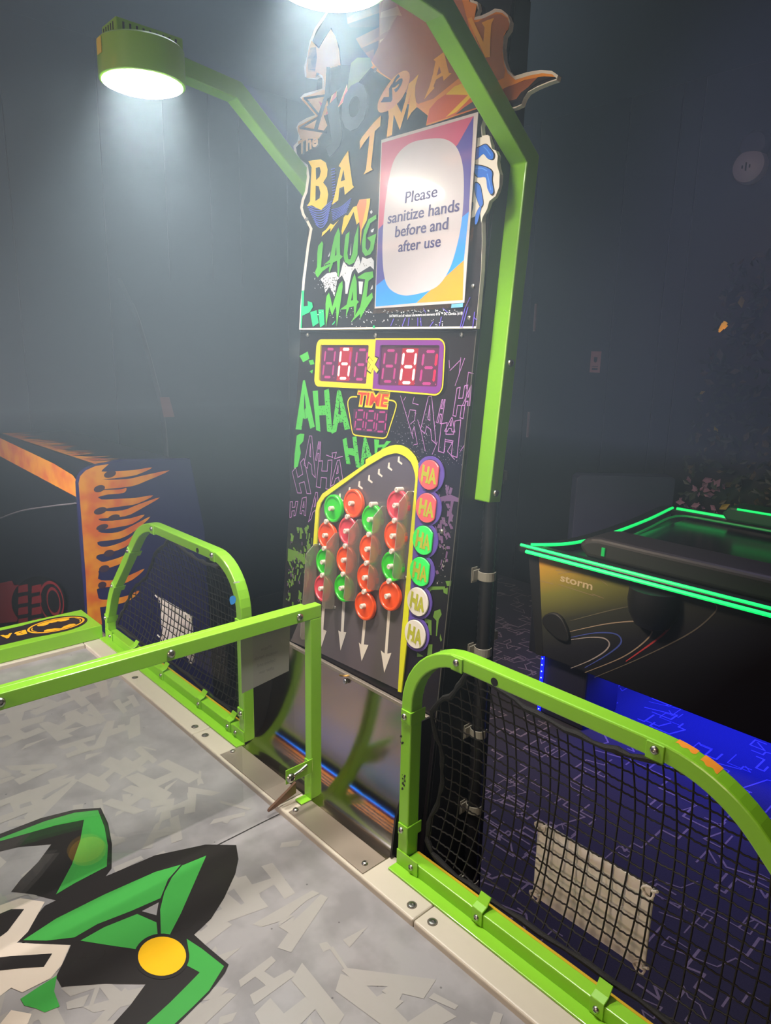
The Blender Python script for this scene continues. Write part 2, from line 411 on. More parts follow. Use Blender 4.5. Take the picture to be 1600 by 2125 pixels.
# blue-grey cabinet side behind the hockey table
t = empty('grey_cabinet', 'dull blue-grey cabinet side standing behind the hockey table', 'cabinet', (-0.95, 3.10, FLOOR_Z))
e1 = Vector((0.6762, 0.7364, 0)).normalized(); e2 = Vector((-0.7364, 0.6762, 0)); c0 = Vector((-1.235, 2.835, FLOOR_Z))
GC = Frame(c0, e1, (0,0,1), -e2)
build('body', MB().prism(GC, [(0,0.06),(0.57,0.06),(0.57,0.935),(0.55,0.955),(0.02,0.955),(0,0.935)], -0.10, 0), mat('blue_grey_board', (58, 58, 84), 0.5), t, bevel=0.004)
build('plinth', MB().prism(GC, [(0.02,0),(0.55,0),(0.55,0.06),(0.02,0.06)], -0.09, -0.01), M_dark, t)

# flame-painted cabinet at the left
M_flame = None
def flame_mat():
    m = bpy.data.materials.new('flame_paint'); m.use_nodes = True; nt = m.node_tree; b = nt.nodes['Principled BSDF']; b.inputs['Roughness'].default_value = 0.4
    tc = nt.nodes.new('ShaderNodeTexCoord'); n = nt.nodes.new('ShaderNodeTexNoise'); n.inputs['Scale'].default_value = 14; r = nt.nodes.new('ShaderNodeValToRGB')
    r.color_ramp.elements[0].position = 0.35; r.color_ramp.elements[0].color = C(196, 96, 30); r.color_ramp.elements[1].position = 0.62; r.color_ramp.elements[1].color = C(214, 146, 24)
    nt.links.new(tc.outputs['Object'], n.inputs['Vector']); nt.links.new(n.outputs['Fac'], r.inputs['Fac']); nt.links.new(r.outputs['Color'], b.inputs['Base Color']); return m
M_flame = flame_mat(); M_navy = mat('navy_panel', (30,28,74), 0.35); M_cabblack = mat('cabinet_black', (20, 20, 28), 0.3)
t = empty('flame_cabinet', 'black racing game cabinet with orange flame artwork at the left', 'arcade cabinet', (-2.1, 0.4, FLOOR_Z))
SIDE = Frame((-1.5, 0, 0), (0,1,0), (0,0,1), (1,0,0)); FRN = Frame((0, 0.156, 0), (1,0,0), (0,0,1), (0,-1,0))
side_loop = [(0.150,FLOOR_Z+0.02),(0.150,0.32)] + [(0.150+0.06*(1-math.cos(a)), 0.345+0.065*math.sin(a)) for a in (0.2,0.5,0.8,1.1,1.4)] + [(0.31,0.424),(0.5685,0.406),(0.6175,0.12),(0.635,FLOOR_Z+0.02)]
build('end_panel', MB().prism(SIDE, side_loop, -0.03, 0), M_navy, t, bevel=0.003)
build('body', MB().prism(SIDE, [(0.17,FLOOR_Z+0.02),(0.17,0.33),(0.24,0.40),(0.56,0.395),(0.61,FLOOR_Z+0.02)], -1.28, -0.03), M_cabblack, t, bevel=0.004)
build('base', MB().box(-2.78, -1.52, 0.2, 0.6, FLOOR_Z, FLOOR_Z+0.02), M_dark, t)
prints('flame_bezel', FRN, [[(-2.78,0.345),(-1.502,0.300),(-1.502,0.352),(-1.56,0.376),(-1.75,0.392),(-2.78,0.430)]], M_flame, t, 0.0005)
loops = []
rr = random.Random(11)
for i in range(64):        # flame tongues licking back over the cabinet top
    x = -2.76 + i*0.0195; L = rr.uniform(0.03, 0.13); wv = rr.uniform(-0.03, 0.06)
    loops.append([(x-0.012, 0.245), (x+0.012, 0.245), (x+0.012+wv*0.6, 0.245+L*0.6), (x+wv, 0.245+L)])
TP = Frame((0,0,0.4035), (1,0,0), (0,1,0), (0,0,1)); tag(prints('top_flame', TP, loops, M_flame, t, 0.0), kind='stuff')
SP = lambda x, y: SIDE.px(x, y, 0.0)
fl = [[(163,1003),(166,988),(178,976),(198,967),(226,963),(212,975),(206,990),(200,1010),(204,1035),(198,1060),(203,1085),(198,1110),(204,1135),(199,1160),(205,1190),(200,1220),(206,1250),(212,1296),(182,1296),(178,1200),(170,1090)]]
for y0, x1, y1, hh in ((985,316,970,22),(1003,352,976,26),(1022,262,1012,16),(1044,318,1028,26),(1066,332,1032,20),(1088,300,1068,24),(1112,312,1072,22),(1140,280,1108,20),(1172,270,1140,22),(1210,300,1180,20),(1250,290,1225,20)):
    xm = (200+x1)/2
    fl.append([(196,y0-hh*0.62),(210,y0-hh*0.3),(xm-12,y0-hh*0.35),(xm+20,(y0+y1)/2-hh*0.1),(x1,y1),(xm+26,(y0+y1)/2+hh*0.35),(xm-6,y0+hh*0.25),(208,y0+hh*0.5),(196,y0+hh*0.66)])
prints('side_flame', SIDE, [[SP(*q) for q in (l if i == 0 else smooth(l, True, 3))] for i, l in enumerate(fl)], M_flame, t, 0.0006)
dk = []
for x, y, a, b in ((228,984,13,7),(206,1014,12,7),(208,1060,14,7),(236,1074,13,6),(212,1094,13,6),(226,1148,11,7),(216,1180,11,7),(212,1214,9,7)):
    dk.append([SP(*q) for q in ellipse(x, y, a, b, 16, -0.3)])
for l in dk: prints('dark_flame_gap', SIDE, [l], mat('flame_gap', (60, 38, 52), 0.4), t, 0.0009)
FP = lambda x, y: FRN.px(x, y, 0.0)
prints('car_body_print', FRN, [[FP(*q) for q in ((-4,1211),(25,1205),(30,1215),(80,1203),(100,1200),(60,1230),(35,1290),(-4,1294))]], mat('dull_red_print', (104,26,32), 0.4), t, 0.0006)
prints('tyre_print', FRN, [[FP(*q) for q in ellipse(80,1248,56,52,32,-0.2)]], mat('tyre_black', (14,14,16), 0.4), t, 0.0009)
tr = []
for i in range(4):
    for j in range(2):
        x = 36+j*28; y = 1212+i*23
        tr.append([FP(x+3,y+4),FP(x+22,y),FP(x+23,y+15),FP(x+2,y+19)])
prints('tyre_tread_print', FRN, tr, MATS['dull_red_print'], t, 0.0012)
rim = [FP(*q) for q in ellipse(108,1248,24,40,28,-0.15)]; rim2 = [FP(*q) for q in ellipse(112,1248,13,27,28,-0.15)]
prints('wheel_ring_print', FRN, ribbon(rim, 0.012, True) + ribbon(rim2, 0.012, True), MATS['dull_red_print'], t, 0.0012)
arc = smooth([FP(-8,1082), FP(0,1076), FP(45,1060), FP(100,1051), FP(160,1044)], False, 6)
build('trim_strip', MB().pipe([FRN(u, v, 0.003) for u, v in arc], 0.003, 6), mat('trim_grey', (110,108,112), 0.4), t)

# tall dark machine with a curved edge against the left wall
t = empty('curved_dark_panel', 'tall black machine side with a curved front edge by the left wall', 'arcade cabinet', (-2.6, 1.2, FLOOR_Z))
CP = Frame((-2.6,0,0), (0,1,0), (0,0,1), (1,0,0))
ed = smooth([(0.80,1.15),(0.865,1.0),(0.905,0.869),(0.946,0.70),(0.977,0.55),(0.995,0.37),(1.0,0.1),(1.0,-0.3),(0.99,FLOOR_Z)], False, 5)
build('side_board', MB().prism(CP, ed + [(1.5,FLOOR_Z),(1.5,1.15)], -0.05, 0), mat('gloss_black_board', (26,25,29), 0.3), t)
build('edge_trim', MB().pipe([CP(u, v, 0.0) for u, v in ed[4:-2]], 0.004, 6), mat('edge_trim_grey', (70,66,66), 0.35), t)
build('reflector', MB().prism(CP, [(0.985,0.46),(1.045,0.46),(1.02,0.565),(0.968,0.565)], 0.001, 0.004), mat('reflector_red', (120,72,62), 0.35), t)
# small lit spotlight at the left edge of the view
t = empty('spotlight', 'small bright ceiling spotlight at the far left edge', 'spotlight', (-2.5, -0.23, 1.72))
cs = Vector((-2.49, -0.235, 1.70))
build('housing', MB().lathe(cs, (0.25,-0.1,-1), [(0.03,-0.10),(0.045,-0.08),(0.05,0.0),(0.047,0.0),(0.04,-0.02)], 16), M_dark, t)
build('lamp', MB().lathe(cs, (0.25,-0.1,-1), [(0.04,-0.012),(0.03,0.004),(0,0.008)], 16), mat('spot_lamp', (255,220,170), 0.4, emit=14), t)
build('bracket', MB().box(-2.515, -2.495, -0.24, -0.22, 1.79, 2.3), M_dark, t)

# ================================================================== AIR HOCKEY TABLE
t = empty('air_hockey_table', 'dark air hockey table with glowing green rim at the right', 'hockey table', (-0.05, 2.5, FLOOR_Z))
HF = Frame((0, 1.84, 0), (1,0,0), (0,0,1), (0,-1,0)); HP = lambda x, y: HF.px(x, y)
M_led = mat('green_led', (20, 255, 110), 0.4, emit=1.1, ecol=(8, 235, 110)); M_ledd = mat('green_led_dim', (10, 150, 70), 0.4, emit=0.16, ecol=(10, 200, 90))
M_rail = mat('rim_black', (22, 26, 24), 0.35)
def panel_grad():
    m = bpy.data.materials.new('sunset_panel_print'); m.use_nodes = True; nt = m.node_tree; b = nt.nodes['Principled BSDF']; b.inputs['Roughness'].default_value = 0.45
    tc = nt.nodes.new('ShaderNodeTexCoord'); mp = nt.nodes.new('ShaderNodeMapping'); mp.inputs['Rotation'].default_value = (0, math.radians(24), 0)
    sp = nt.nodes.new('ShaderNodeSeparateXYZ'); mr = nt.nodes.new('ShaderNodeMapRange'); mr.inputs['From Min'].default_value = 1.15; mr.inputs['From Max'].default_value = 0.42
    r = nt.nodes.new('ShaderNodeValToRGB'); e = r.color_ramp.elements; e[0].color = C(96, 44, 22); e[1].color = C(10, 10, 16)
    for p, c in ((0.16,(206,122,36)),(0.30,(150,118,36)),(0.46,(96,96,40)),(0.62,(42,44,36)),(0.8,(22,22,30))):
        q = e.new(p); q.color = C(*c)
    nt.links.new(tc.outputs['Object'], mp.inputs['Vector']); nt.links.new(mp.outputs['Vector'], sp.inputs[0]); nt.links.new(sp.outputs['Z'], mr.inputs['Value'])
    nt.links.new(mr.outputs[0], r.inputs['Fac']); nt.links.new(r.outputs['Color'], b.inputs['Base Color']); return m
body = MB().prism(Frame((0,0,0),(0,1,0),(0,0,1),(1,0,0)), [(1.842,-0.035),(1.842,-0.50),(1.95,-0.52),(3.10,-0.52),(3.2,-0.05)], -0.80, 0.80)
build('body', body, M_cabblack, t, bevel=0.006)
for sx in (-1, 1):
    for yy in (1.885, 2.75): build('leg', MB().box(min(sx*0.745, sx*0.52), max(sx*0.745, sx*0.52), yy, yy+0.3, FLOOR_Z, -0.505), mat('pedestal_blue_black', (24,24,44), 0.5), t, bevel=0.01)
ep = MB().prism(HF, [(-0.775,-0.04),(-0.715,-0.492),(0.76,-0.492),(0.79,-0.04)], 0.0, 0.004)
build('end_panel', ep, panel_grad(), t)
build('corner_post', MB().prism(HF, [(-0.835,-0.03),(-0.755,-0.50),(-0.715,-0.50),(-0.775,-0.03)], -0.03, 0.006), M_dark, t, bevel=0.004)
# rim: near bar, far bar, waisted side rails
build('near_rim', MB().box(-0.85, 0.82, 1.79, 1.87, -0.032, -0.003), M_rail, t, bevel=0.006)
build('far_rim', MB().box(-0.80, 0.80, 3.10, 3.2, -0.032, -0.003), M_rail, t, bevel=0.006)
lr = smooth([(-0.845,1.80),(-0.79,1.86),(-0.725,1.97),(-0.70,2.12),(-0.70,2.35),(-0.735,2.75),(-0.785,3.09),(-0.79,3.18)], False, 5)
for s in (1, -1):
    mb = MB(); mb.prism(TOP, [(u*s, v) for u, v in lr] + [((u-0.075)*s if u-0.075 > -0.86 else -0.86*s, v) for u, v in lr[::-1]], -0.032, -0.004)
    build('side_rim', mb, M_rail, t)
    build('side_led', MB().pipe([(u*s, v, 0.0) for u, v in lr[3:-4]], 0.0075, 8), M_led, t)
    il = smooth([(-0.62,2.0),(-0.60,2.15),(-0.61,2.29),(-0.65,2.6),(-0.688,2.88),(-0.65,2.99),(-0.5,3.0)], False, 5)
    build('inner_led', MB().pipe([(u*s, v, -0.004) for u, v in il], 0.006, 8), M_ledd, t)
mb = MB(); mb.pipe([(-0.845,1.795,0.0),(0.81,1.795,0.0)], 0.0065, 8); mb.pipe([(-0.81,1.788,-0.022),(0.81,1.788,-0.022)], 0.008, 8); build('near_led', mb, M_led, t)
mb = MB(); mb.pipe([(-0.76,3.115,0.0),(0.76,3.115,0.0)], 0.010, 8); build('far_led', mb, M_led, t)
build('inner_far_led', MB().pipe([(-0.5,3.0,-0.004),(0.5,3.0,-0.004)], 0.006, 8), M_ledd, t)
build('play_surface', MB().box(-0.68, 0.68, 1.88, 3.10, -0.06, -0.038), mat('rink_blue_black', (18,18,34), 0.2), t)
build('centre_line', MB().pipe([(-0.5+i*0.1, 2.20+0.03*math.sin(i*0.6), -0.036) for i in range(11)], 0.004, 5), mat('rink_line', (40,40,120), 0.5), t)
# dark goal hood along the near end, small green mark on it
HY = Frame((0,0,0), (1,0,0), (0,0,1), (0,-1,0))
hood = MB().prism(HY, [(-0.56,-0.006),(-0.60,0.03)] + [(-0.60+0.10*(1-math.cos(a)), 0.035+0.055*math.sin(a)) for a in (0.3,0.7,1.1,1.5)] + [(-0.30,0.088),(0.30,0.088),(0.50,0.09),(0.58,0.05),(0.56,-0.006)], -2.06, -1.86)
build('goal_hood', hood, mat('hood_brown_black', (22,18,17), 0.6), t, bevel=0.03, seg=4)
build('hood_mark', MB().box(-0.487, -0.473, 1.852, 1.859, 0.02, 0.055), M_ledd, t)
far = MB().prism(HY, [(-0.47,-0.004),(-0.50,0.03),(-0.46,0.07),(0.46,0.07),(0.50,0.03),(0.47,-0.004)], -3.24, -3.06)
build('far_hood', far, mat('hood_green_lit', (22,88,50), 0.5), t, bevel=0.012)  # green light falling on the hood is put into its colour
build('far_hood_led', MB().pipe([(-0.42,3.055,0.066),(0.42,3.055,0.066)], 0.006, 6), M_led, t)
# puck cup, dark oval, metal hasp, blue led, lettering, swoosh lines
cup = MB().lathe((-0.235, 1.84, -0.05), (0.0,0.0,-1), [(0.098,0),(0.102,0.05),(0.094,0.10),(0.07,0.145),(0.03,0.165),(0,0.167)], 24)
build('puck_cup', cup, M_dark, t)
ov = [HF.px(*q) for q in smooth([(1130,1282),(1140,1272),(1156,1270),(1172,1282),(1184,1310),(1184,1328),(1166,1326),(1146,1310),(1133,1296)], True, 4)]
build('dark_oval', MB().prism(HF, ov, 0.003, 0.022), M_dark, t, bevel=0.006)
h0, h1 = HP(1232,1183), HP(1312,1206)
build('hasp', MB().prism(HF, [(h0[0],h0[1]-0.012),(h1[0],h0[1]-0.012),(h1[0],h0[1]+0.004),(h0[0],h0[1]+0.004)], 0.004, 0.016), mat('hasp_steel', (120,112,104), 0.4, 0.8), t, bevel=0.002)
M_storm = mat('storm_white_print', (158,144,112), 0.5)
mb = MB(); c = HP(1197,1208); a0 = HP(1163,1207)[0]; a1 = HP(1231,1207)[0]
text_into(mb, HF, 'storm', c, 0.034, 0.0050, 0.02, wfit=a1-a0, shear=0.0)
build('storm_lettering', mb, M_storm, t, fix=False)
ln = []
for p in (((1160,1190),(1190,1186)),((1155,1183),(1234,1192)),((1234,1192),(1262,1214)),((1230,1232),(1254,1241)),((1107,1200),(1150,1212)),((1160,1212),(1234,1236))):
    ln += stroke([HP(*p[0]), HP(*p[1])], 0.0022)
prints('thin_line', HF, ln, mat('dim_line_print', (120,104,80), 0.5), t, 0.0048)
def swoosh(name, pts, col, wd):
    q = smooth([HP(*p) for p in pts], False, 8); n = len(q)
    prints(name, HF, ribbon(q, [wd*(0.35+0.65*math.sin(math.pi*i/(n-1))) for i in range(n)]), mat(name+'_ink', col, 0.5), t, 0.0052)
swoosh('white_swoosh', [(1186,1327),(1225,1322),(1255,1324),(1266,1336),(1255,1352),(1225,1370),(1186,1386)], (140,132,130), 0.006)
swoosh('blue_swoosh', [(1186,1322),(1235,1313),(1275,1314),(1290,1325),(1285,1340),(1255,1362),(1215,1385)], (56,70,136), 0.007)
swoosh('cream_swoosh', [(1184,1310),(1260,1294),(1330,1289),(1354,1302),(1345,1325),(1295,1362),(1215,1395)], (140,124,106), 0.006)
swoosh('red_swoosh', [(1300,1372),(1370,1322),(1393,1297),(1392,1285),(1381,1279)], (160,54,58), 0.009)
swoosh('grey_swoosh', [(1235,1405),(1330,1365),(1430,1315),(1480,1275),(1488,1256),(1470,1245)], (92,86,76), 0.005)
swoosh('faint_swoosh', [(1184,1288),(1260,1268),(1320,1255)], (84,80,64), 0.004)
mb = MB(); b0 = Vector((-0.742, 1.876, -0.51)); b1 = Vector((-0.742, 1.876, -0.79))
mb.pipe([b0, b1], 0.008, 8); build('blue_led_strip', mb, mat('blue_led', (20,30,255), 0.4, emit=2.5, ecol=(6,18,255)), t)
mb = MB()
for i in range(9):
    c = b0.lerp(b1, (i+0.5)/9); mb.lathe(c+Vector((0.003,-0.0075,0)), (0.3,-1,0), [(0.0035,0),(0.003,0.002),(0,0.003)], 8)
build('led_dot', mb, mat('led_dot', (150,180,255), 0.4, emit=3.5, ecol=(110,150,255)), t)

# ================================================================== GAME TABLE
M_field = None
def field_mat():
    m = bpy.data.materials.new('playfield_grey'); m.use_nodes = True; nt = m.node_tree; b = nt.nodes['Principled BSDF']
    b.inputs['Roughness'].default_value = 0.22
    tc = nt.nodes.new('ShaderNodeTexCoord'); n = nt.nodes.new('ShaderNodeTexNoise'); n.inputs['Scale'].default_value = 14; n.inputs['Detail'].default_value = 5
    v = nt.nodes.new('ShaderNodeTexVoronoi'); v.inputs['Scale'].default_value = 34
    r = nt.nodes.new('ShaderNodeValToRGB'); e = r.color_ramp.elements; e[0].position = 0.36; e[0].color = C(128,126,127); e[1].position = 0.60; e[1].color = C(146,144,145)
    r2 = nt.nodes.new('ShaderNodeValToRGB'); r2.color_ramp.elements[0].position = 0.045; r2.color_ramp.elements[0].color = (0.42,0.42,0.43,1); r2.color_ramp.elements[1].position = 0.062; r2.color_ramp.elements[1].color = (1,1,1,1)
    mx = nt.nodes.new('ShaderNodeMix'); mx.data_type = 'RGBA'; mx.blend_type = 'MULTIPLY'; mx.inputs['Factor'].default_value = 0.8
    nt.links.new(tc.outputs['Object'], n.inputs['Vector']); nt.links.new(tc.outputs['Object'], v.inputs['Vector'])
    nt.links.new(n.outputs['Fac'], r.inputs['Fac']); nt.links.new(v.outputs['Distance'], r2.inputs['Fac'])
    nt.links.new(r.outputs['Color'], mx.inputs['A']); nt.links.new(r2.outputs['Color'], mx.inputs['B']); nt.links.new(mx.outputs['Result'], b.inputs['Base Color']); return m
M_field = field_mat()
M_rail_b = mat('beige_rail', (186,178,162), 0.38, noise=0.03, nscale=60)
M_steel = mat('brushed_steel', (170, 158, 144), 0.42, 0.72, noise=0.06, nscale=18, rnoise=0.08)
M_cabside = mat('table_side_black', (22, 21, 24), 0.5)
table = empty('game_table', 'grey game table with patterned playfield and beige rail under the tower', 'game table', (0, -0.9, FLOOR_Z))
build('cabinet', MB().box(-1.10, 1.10, -1.86, 0.028, -0.30, -0.034), M_cabside, table, bevel=0.004)
for sx in (-1, 1):
    for yy in (-1.75, -0.06):
        mb = MB(); mb.box(sx*0.95-0.05, sx*0.95+0.05, yy-0.05, yy+0.05, FLOOR_Z+0.012, -0.30); mb.lathe((sx*0.95, yy, FLOOR_Z), (0,0,1), [(0.045,0),(0.045,0.01),(0.02,0.014)], 16)
        build('leg', mb, M_cabside, table)
ZF = -0.012
for a, b in ((-0.966, -0.0125), (-0.0095, 0.966)):
    build('playfield', MB().box(a, b, -1.80, -0.0410, -0.030, ZF), M_field, table)
build('joint_strip', MB().box(-0.0125, -0.0095, -1.80, -0.041, -0.030, ZF-0.0015), M_dark, table)
for a, b in ((-1.14, -0.3440), (-0.3428, 0.3306), (0.3318, 1.14)):          # beige rail boards along the tower end
    build('rail_board', MB().box(a, b, -0.0426, 0.030, -0.030, 0.0), M_rail_b, table, bevel=0.0035, seg=3)
for s in (-1, 1):
    build('side_rail', MB().box(min(s*0.966, s*1.14), max(s*0.966, s*1.14), -1.80, -0.0430, -0.030, 0.0), M_rail_b, table, bevel=0.0035, seg=3)
for x in (-0.68, -0.3671, -0.3206, 0.3097, 0.3523, 0.66):
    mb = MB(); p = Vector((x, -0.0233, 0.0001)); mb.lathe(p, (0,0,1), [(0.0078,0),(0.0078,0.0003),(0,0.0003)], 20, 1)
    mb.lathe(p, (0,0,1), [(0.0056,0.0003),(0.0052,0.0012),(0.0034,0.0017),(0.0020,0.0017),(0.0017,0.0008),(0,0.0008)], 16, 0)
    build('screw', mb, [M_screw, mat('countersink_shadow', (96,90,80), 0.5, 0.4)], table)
# green capped side block with the printed strip at the far left
gb = build('side_block', MB().box(-1.14, -0.978, -1.80, 0.011, 0.0005, 0.039), M_green, table, bevel=0.002)
BT = Frame((0,0,0.0392), (1,0,0), (0,1,0), (0,0,1)); BP = lambda x, y: BT.px(x, y)
M_ink = mat('print_black', (30, 26, 30), 0.4); M_gold = mat('print_gold', (238, 172, 24), 0.4)
bl = [BP(*q) for q in smooth([(0,1338),(0,1304),(75,1291),(110,1283),(145,1279),(165,1282),(175,1290),(172,1300),(160,1308),(130,1314),(80,1320)], True, 5)]
y0 = min(p[1] for p in bl)
u0, u1 = -1.118, -1.002
strip = [(u0,-1.2),(u1,-1.2)] + [(u1,-0.235)] + [( (u0+u1)/2 + (u1-u0)/2*math.cos(a), -0.16+0.10*math.sin(a)) for a in [math.pi*i/16 for i in range(1,16)]] + [(u0,-0.235)]
cu, cv = (u0+u1)/2, -0.0860
SB = lambda a, b: (cu + b, cv + a)              # a runs along the block, b across it
prints('printed_strip', BT, [[(u0+0.004,-1.2),(u1-0.004,-1.2),(u1-0.004,-0.165),(u1+0.002,-0.125)] + [(cu + 0.063*math.cos(a), -0.085+0.082*math.sin(a)) for a in [math.pi*i/18 for i in range(0,19)]] + [(u0-0.002,-0.125),(u0+0.004,-0.165)]], M_ink, table, 0.0003)
oval = [SB(0.073*math.cos(t), 0.047*math.sin(t)) for t in [2*math.pi*i/40 for i in range(40)]]
prints('emblem_ring', BT, ribbon(oval, 0.0058, True), M_gold, table, 0.0006)
ovin = [SB(0.066*math.cos(t), 0.0415*math.sin(t)) for t in [2*math.pi*i/40 for i in range(40)]]
prints('emblem_oval', BT, [ovin], M_gold, table, 0.0005)
bat = [(-0.064,0.000),(-0.056,0.022),(-0.044,0.034),(-0.043,0.020),(-0.030,0.014),(-0.018,0.017),(-0.010,0.026),(-0.006,0.022),(0.006,0.022),(0.010,0.026),(0.018,0.017),(0.030,0.014),(0.043,0.020),(0.044,0.034),(0.056,0.022),(0.064,0.0),
       (0.056,-0.022),(0.044,-0.034),(0.040,-0.022),(0.030,-0.018),(0.020,-0.022),(0.012,-0.024),(0.0,-0.036),(-0.012,-0.024),(-0.020,-0.022),(-0.030,-0.018),(-0.040,-0.022),(-0.044,-0.034),(-0.056,-0.022)]
prints('bat_emblem', BT, [[SB(a, -b) for a, b in bat]], M_ink, table, 0.0008)
mb = MB(); BR = Frame((0,0,0.0392), (0,1,0), (-1,0,0), (0,0,1))      # the word runs along the block, turned like the printed strip
for i, ch in enumerate('BATMAN'):
    text_into(mb, BR, ch, (-0.180-i*0.034, -cu), 0.030, 0.0006, 0.05, wfit=0.030, rot=math.pi, shear=0.15)
build('strip_lettering', mb, M_gold, table, fix=False)

# print on the playfield: pale angular letters, green and black horned shapes, yellow disc
M_pale = mat('pale_letter_print', (153,150,146), 0.22, noise=0.03)
PF = Frame((0,0,ZF), (1,0,0), (0,1,0), (0,0,1)); PP = lambda x, y: PF.px(x, y)
rp = random.Random(21); loops = []
for i in range(17):
    for j in range(14):
        x = -0.94 + i*0.117 + rp.uniform(-.03,.03); y = -1.15 + j*0.083 + rp.uniform(-.02,.02)
        s = rp.uniform(0.055, 0.105); a = math.pi/2*rp.choice([0, 0, 1, -1]) + rp.uniform(-0.35, 0.35); ch = rp.choice('HHA')
        def R(p, q): return (x + p*math.cos(a) - q*math.sin(a), y + p*math.sin(a) + q*math.cos(a))
        k = rp.uniform(-0.3, 0.3)*s
        q = [R(-s/2*rp.uniform(.6,1.3),-s*.6), R(s/2,-s*rp.uniform(.3,.7)), R(s/2*rp.uniform(.5,1.3)+k, s*.6), R(-s/2*rp.uniform(.5,1.3)+k, s*rp.uniform(.3,.7))]
        if max(v[1] for v in q) > -0.046 or min(v[0] for v in q) < -0.96 or max(v[0] for v in q) > 0.96: continue
        if min(v[0] for v in q) < -0.008 and max(v[0] for v in q) > -0.014: continue
        loops += letter(ch, q, 0.06, rp)
        if rp.random() < 0.5:
            tx, ty = R(s*.75, rp.uniform(-.3,.3)*s); loops.append([(tx,ty),(tx+rp.uniform(.01,.03),ty-rp.uniform(.0,.02)),(tx+rp.uniform(-.01,.02),ty+rp.uniform(.03,.05))])
for i in range(260):
    x, y = rp.uniform(-.95,.95), rp.uniform(-1.15,-.06); a = rp.uniform(0,6.28); L, W_ = rp.uniform(.015,.07), rp.uniform(.006,.022)
    loops.append([(x+p*math.cos(a)-q*math.sin(a), y+p*math.sin(a)+q*math.cos(a)) for p, q in ((-L/2,-W_/2),(L/2,-W_/2*rp.uniform(.1,1)),(L/2*rp.uniform(.6,1.1),W_/2),(-L/2*rp.uniform(.5,1),W_/2*rp.uniform(.3,1)))])
loops = [l for l in loops if all(v[1] < -0.046 for v in l) and (all(v[0] < -0.0135 for v in l) or all(v[0] > -0.0085 for v in l))]
tag(prints('pale_lettering', PF, loops, M_pale, table, 0.0003), kind='stuff')
M_ggreen = mat('print_green', (62, 150, 66), 0.22); M_gblack = mat('print_soft_black', (40, 37, 36), 0.22); M_gyel = mat('print_yellow', (226, 176, 22), 0.22); M_gwhite = mat('print_cream', (206, 194, 180), 0.22)
Z6 = lambda *pts: [(x*0.3875, 1640+y*0.3875) for x, y in pts]
def P6(*pts): return [PP(*q) for q in Z6(*pts)]
# upper horn, seen through the acrylic
prints('horn_black', PF, [P6((-300,345),(0,235),(220,150),(400,105),(540,95),(580,180),(600,290),(598,420),(560,470),(300,590),(180,560),(60,545),(110,480),(205,385),(275,290),(100,305),(-300,400)),
    P6((80,810),(240,620),(560,465),(830,350),(1100,292),(1265,295),(1277,370),(1260,450),(1200,580),(1130,690),(1040,775),(1100,830),(1225,935),(1205,980),(1120,1090),(1030,1180),(960,1250),(870,1330),(540,1330),(610,1250),(700,1150),(780,1040),(560,1038),(330,1055),(300,1000),(345,910),(380,830),(220,825))], M_gblack, table, 0.0006)
prints('horn_green', PF, [P6((-300,370),(0,260),(240,168),(400,122),(525,108),(560,200),(578,300),(572,410),(400,500),(300,560),(385,400),(430,270),(450,160),(300,190),(0,275),(-300,385)),
    P6((125,805),(300,690),(560,560),(830,440),(970,400),(900,480),(860,580),(700,650),(520,720),(400,790),(250,808)),
    P6((975,405),(1105,352),(1040,500),(970,660),(910,775),(862,775),(858,640),(880,550),(920,470)),
    P6((430,808),(560,735),(735,665),(838,710),(845,780),(790,815),(740,855),(600,835)),
    P6((1000,798),(1080,850),(1200,945),(1120,1075),(1030,1165),(940,1250),(850,1330),(700,1330),(800,1240),(910,1140),(1010,1040),(1070,978),(990,935),(1012,870)),
    P6((110,1120),(200,1060),(305,995),(290,1080),(320,1160),(240,1192),(190,1170),(130,1155))], M_ggreen, table, 0.0009)
prints('horn_grey', PF, [P6((760,650),(850,603),(838,672))], M_field, table, 0.0009)
disc = P6(*[(868+128*math.cos(a)+14*math.sin(a), 893+104*math.sin(a)-14*math.cos(a)) for a in [2*math.pi*i/36 for i in range(36)]])
ring = P6(*[(866+148*math.cos(a)+14*math.sin(a), 893+122*math.sin(a)-14*math.cos(a)) for a in [2*math.pi*i/36 for i in range(36)]])
prints('disc_outline', PF, [ring], M_gblack, table, 0.0011)
prints('yellow_disc', PF, [disc], M_gyel, table, 0.0014)
prints('cream_zigzag', PF, [P6((-60,640),(110,580),(240,600),(150,760),(90,820),(375,832),(330,940),(270,1010),(120,1085),(60,1060),(-60,1150))], M_gwhite, table, 0.0009)
prints('cream_zigzag', PF, [P6((-60,1330),(60,1180),(170,1200),(150,1250),(60,1330))], M_gwhite, table, 0.0009)
prints('zigzag_band', PF, [P6((-60,905),(60,892),(280,878),(235,950),(130,955),(-60,975))], M_gblack, table, 0.0013)
prints('zigzag_band', PF, [P6((-60,690),(60,640),(130,640),(40,760),(-60,830))], M_gblack, table, 0.0013)

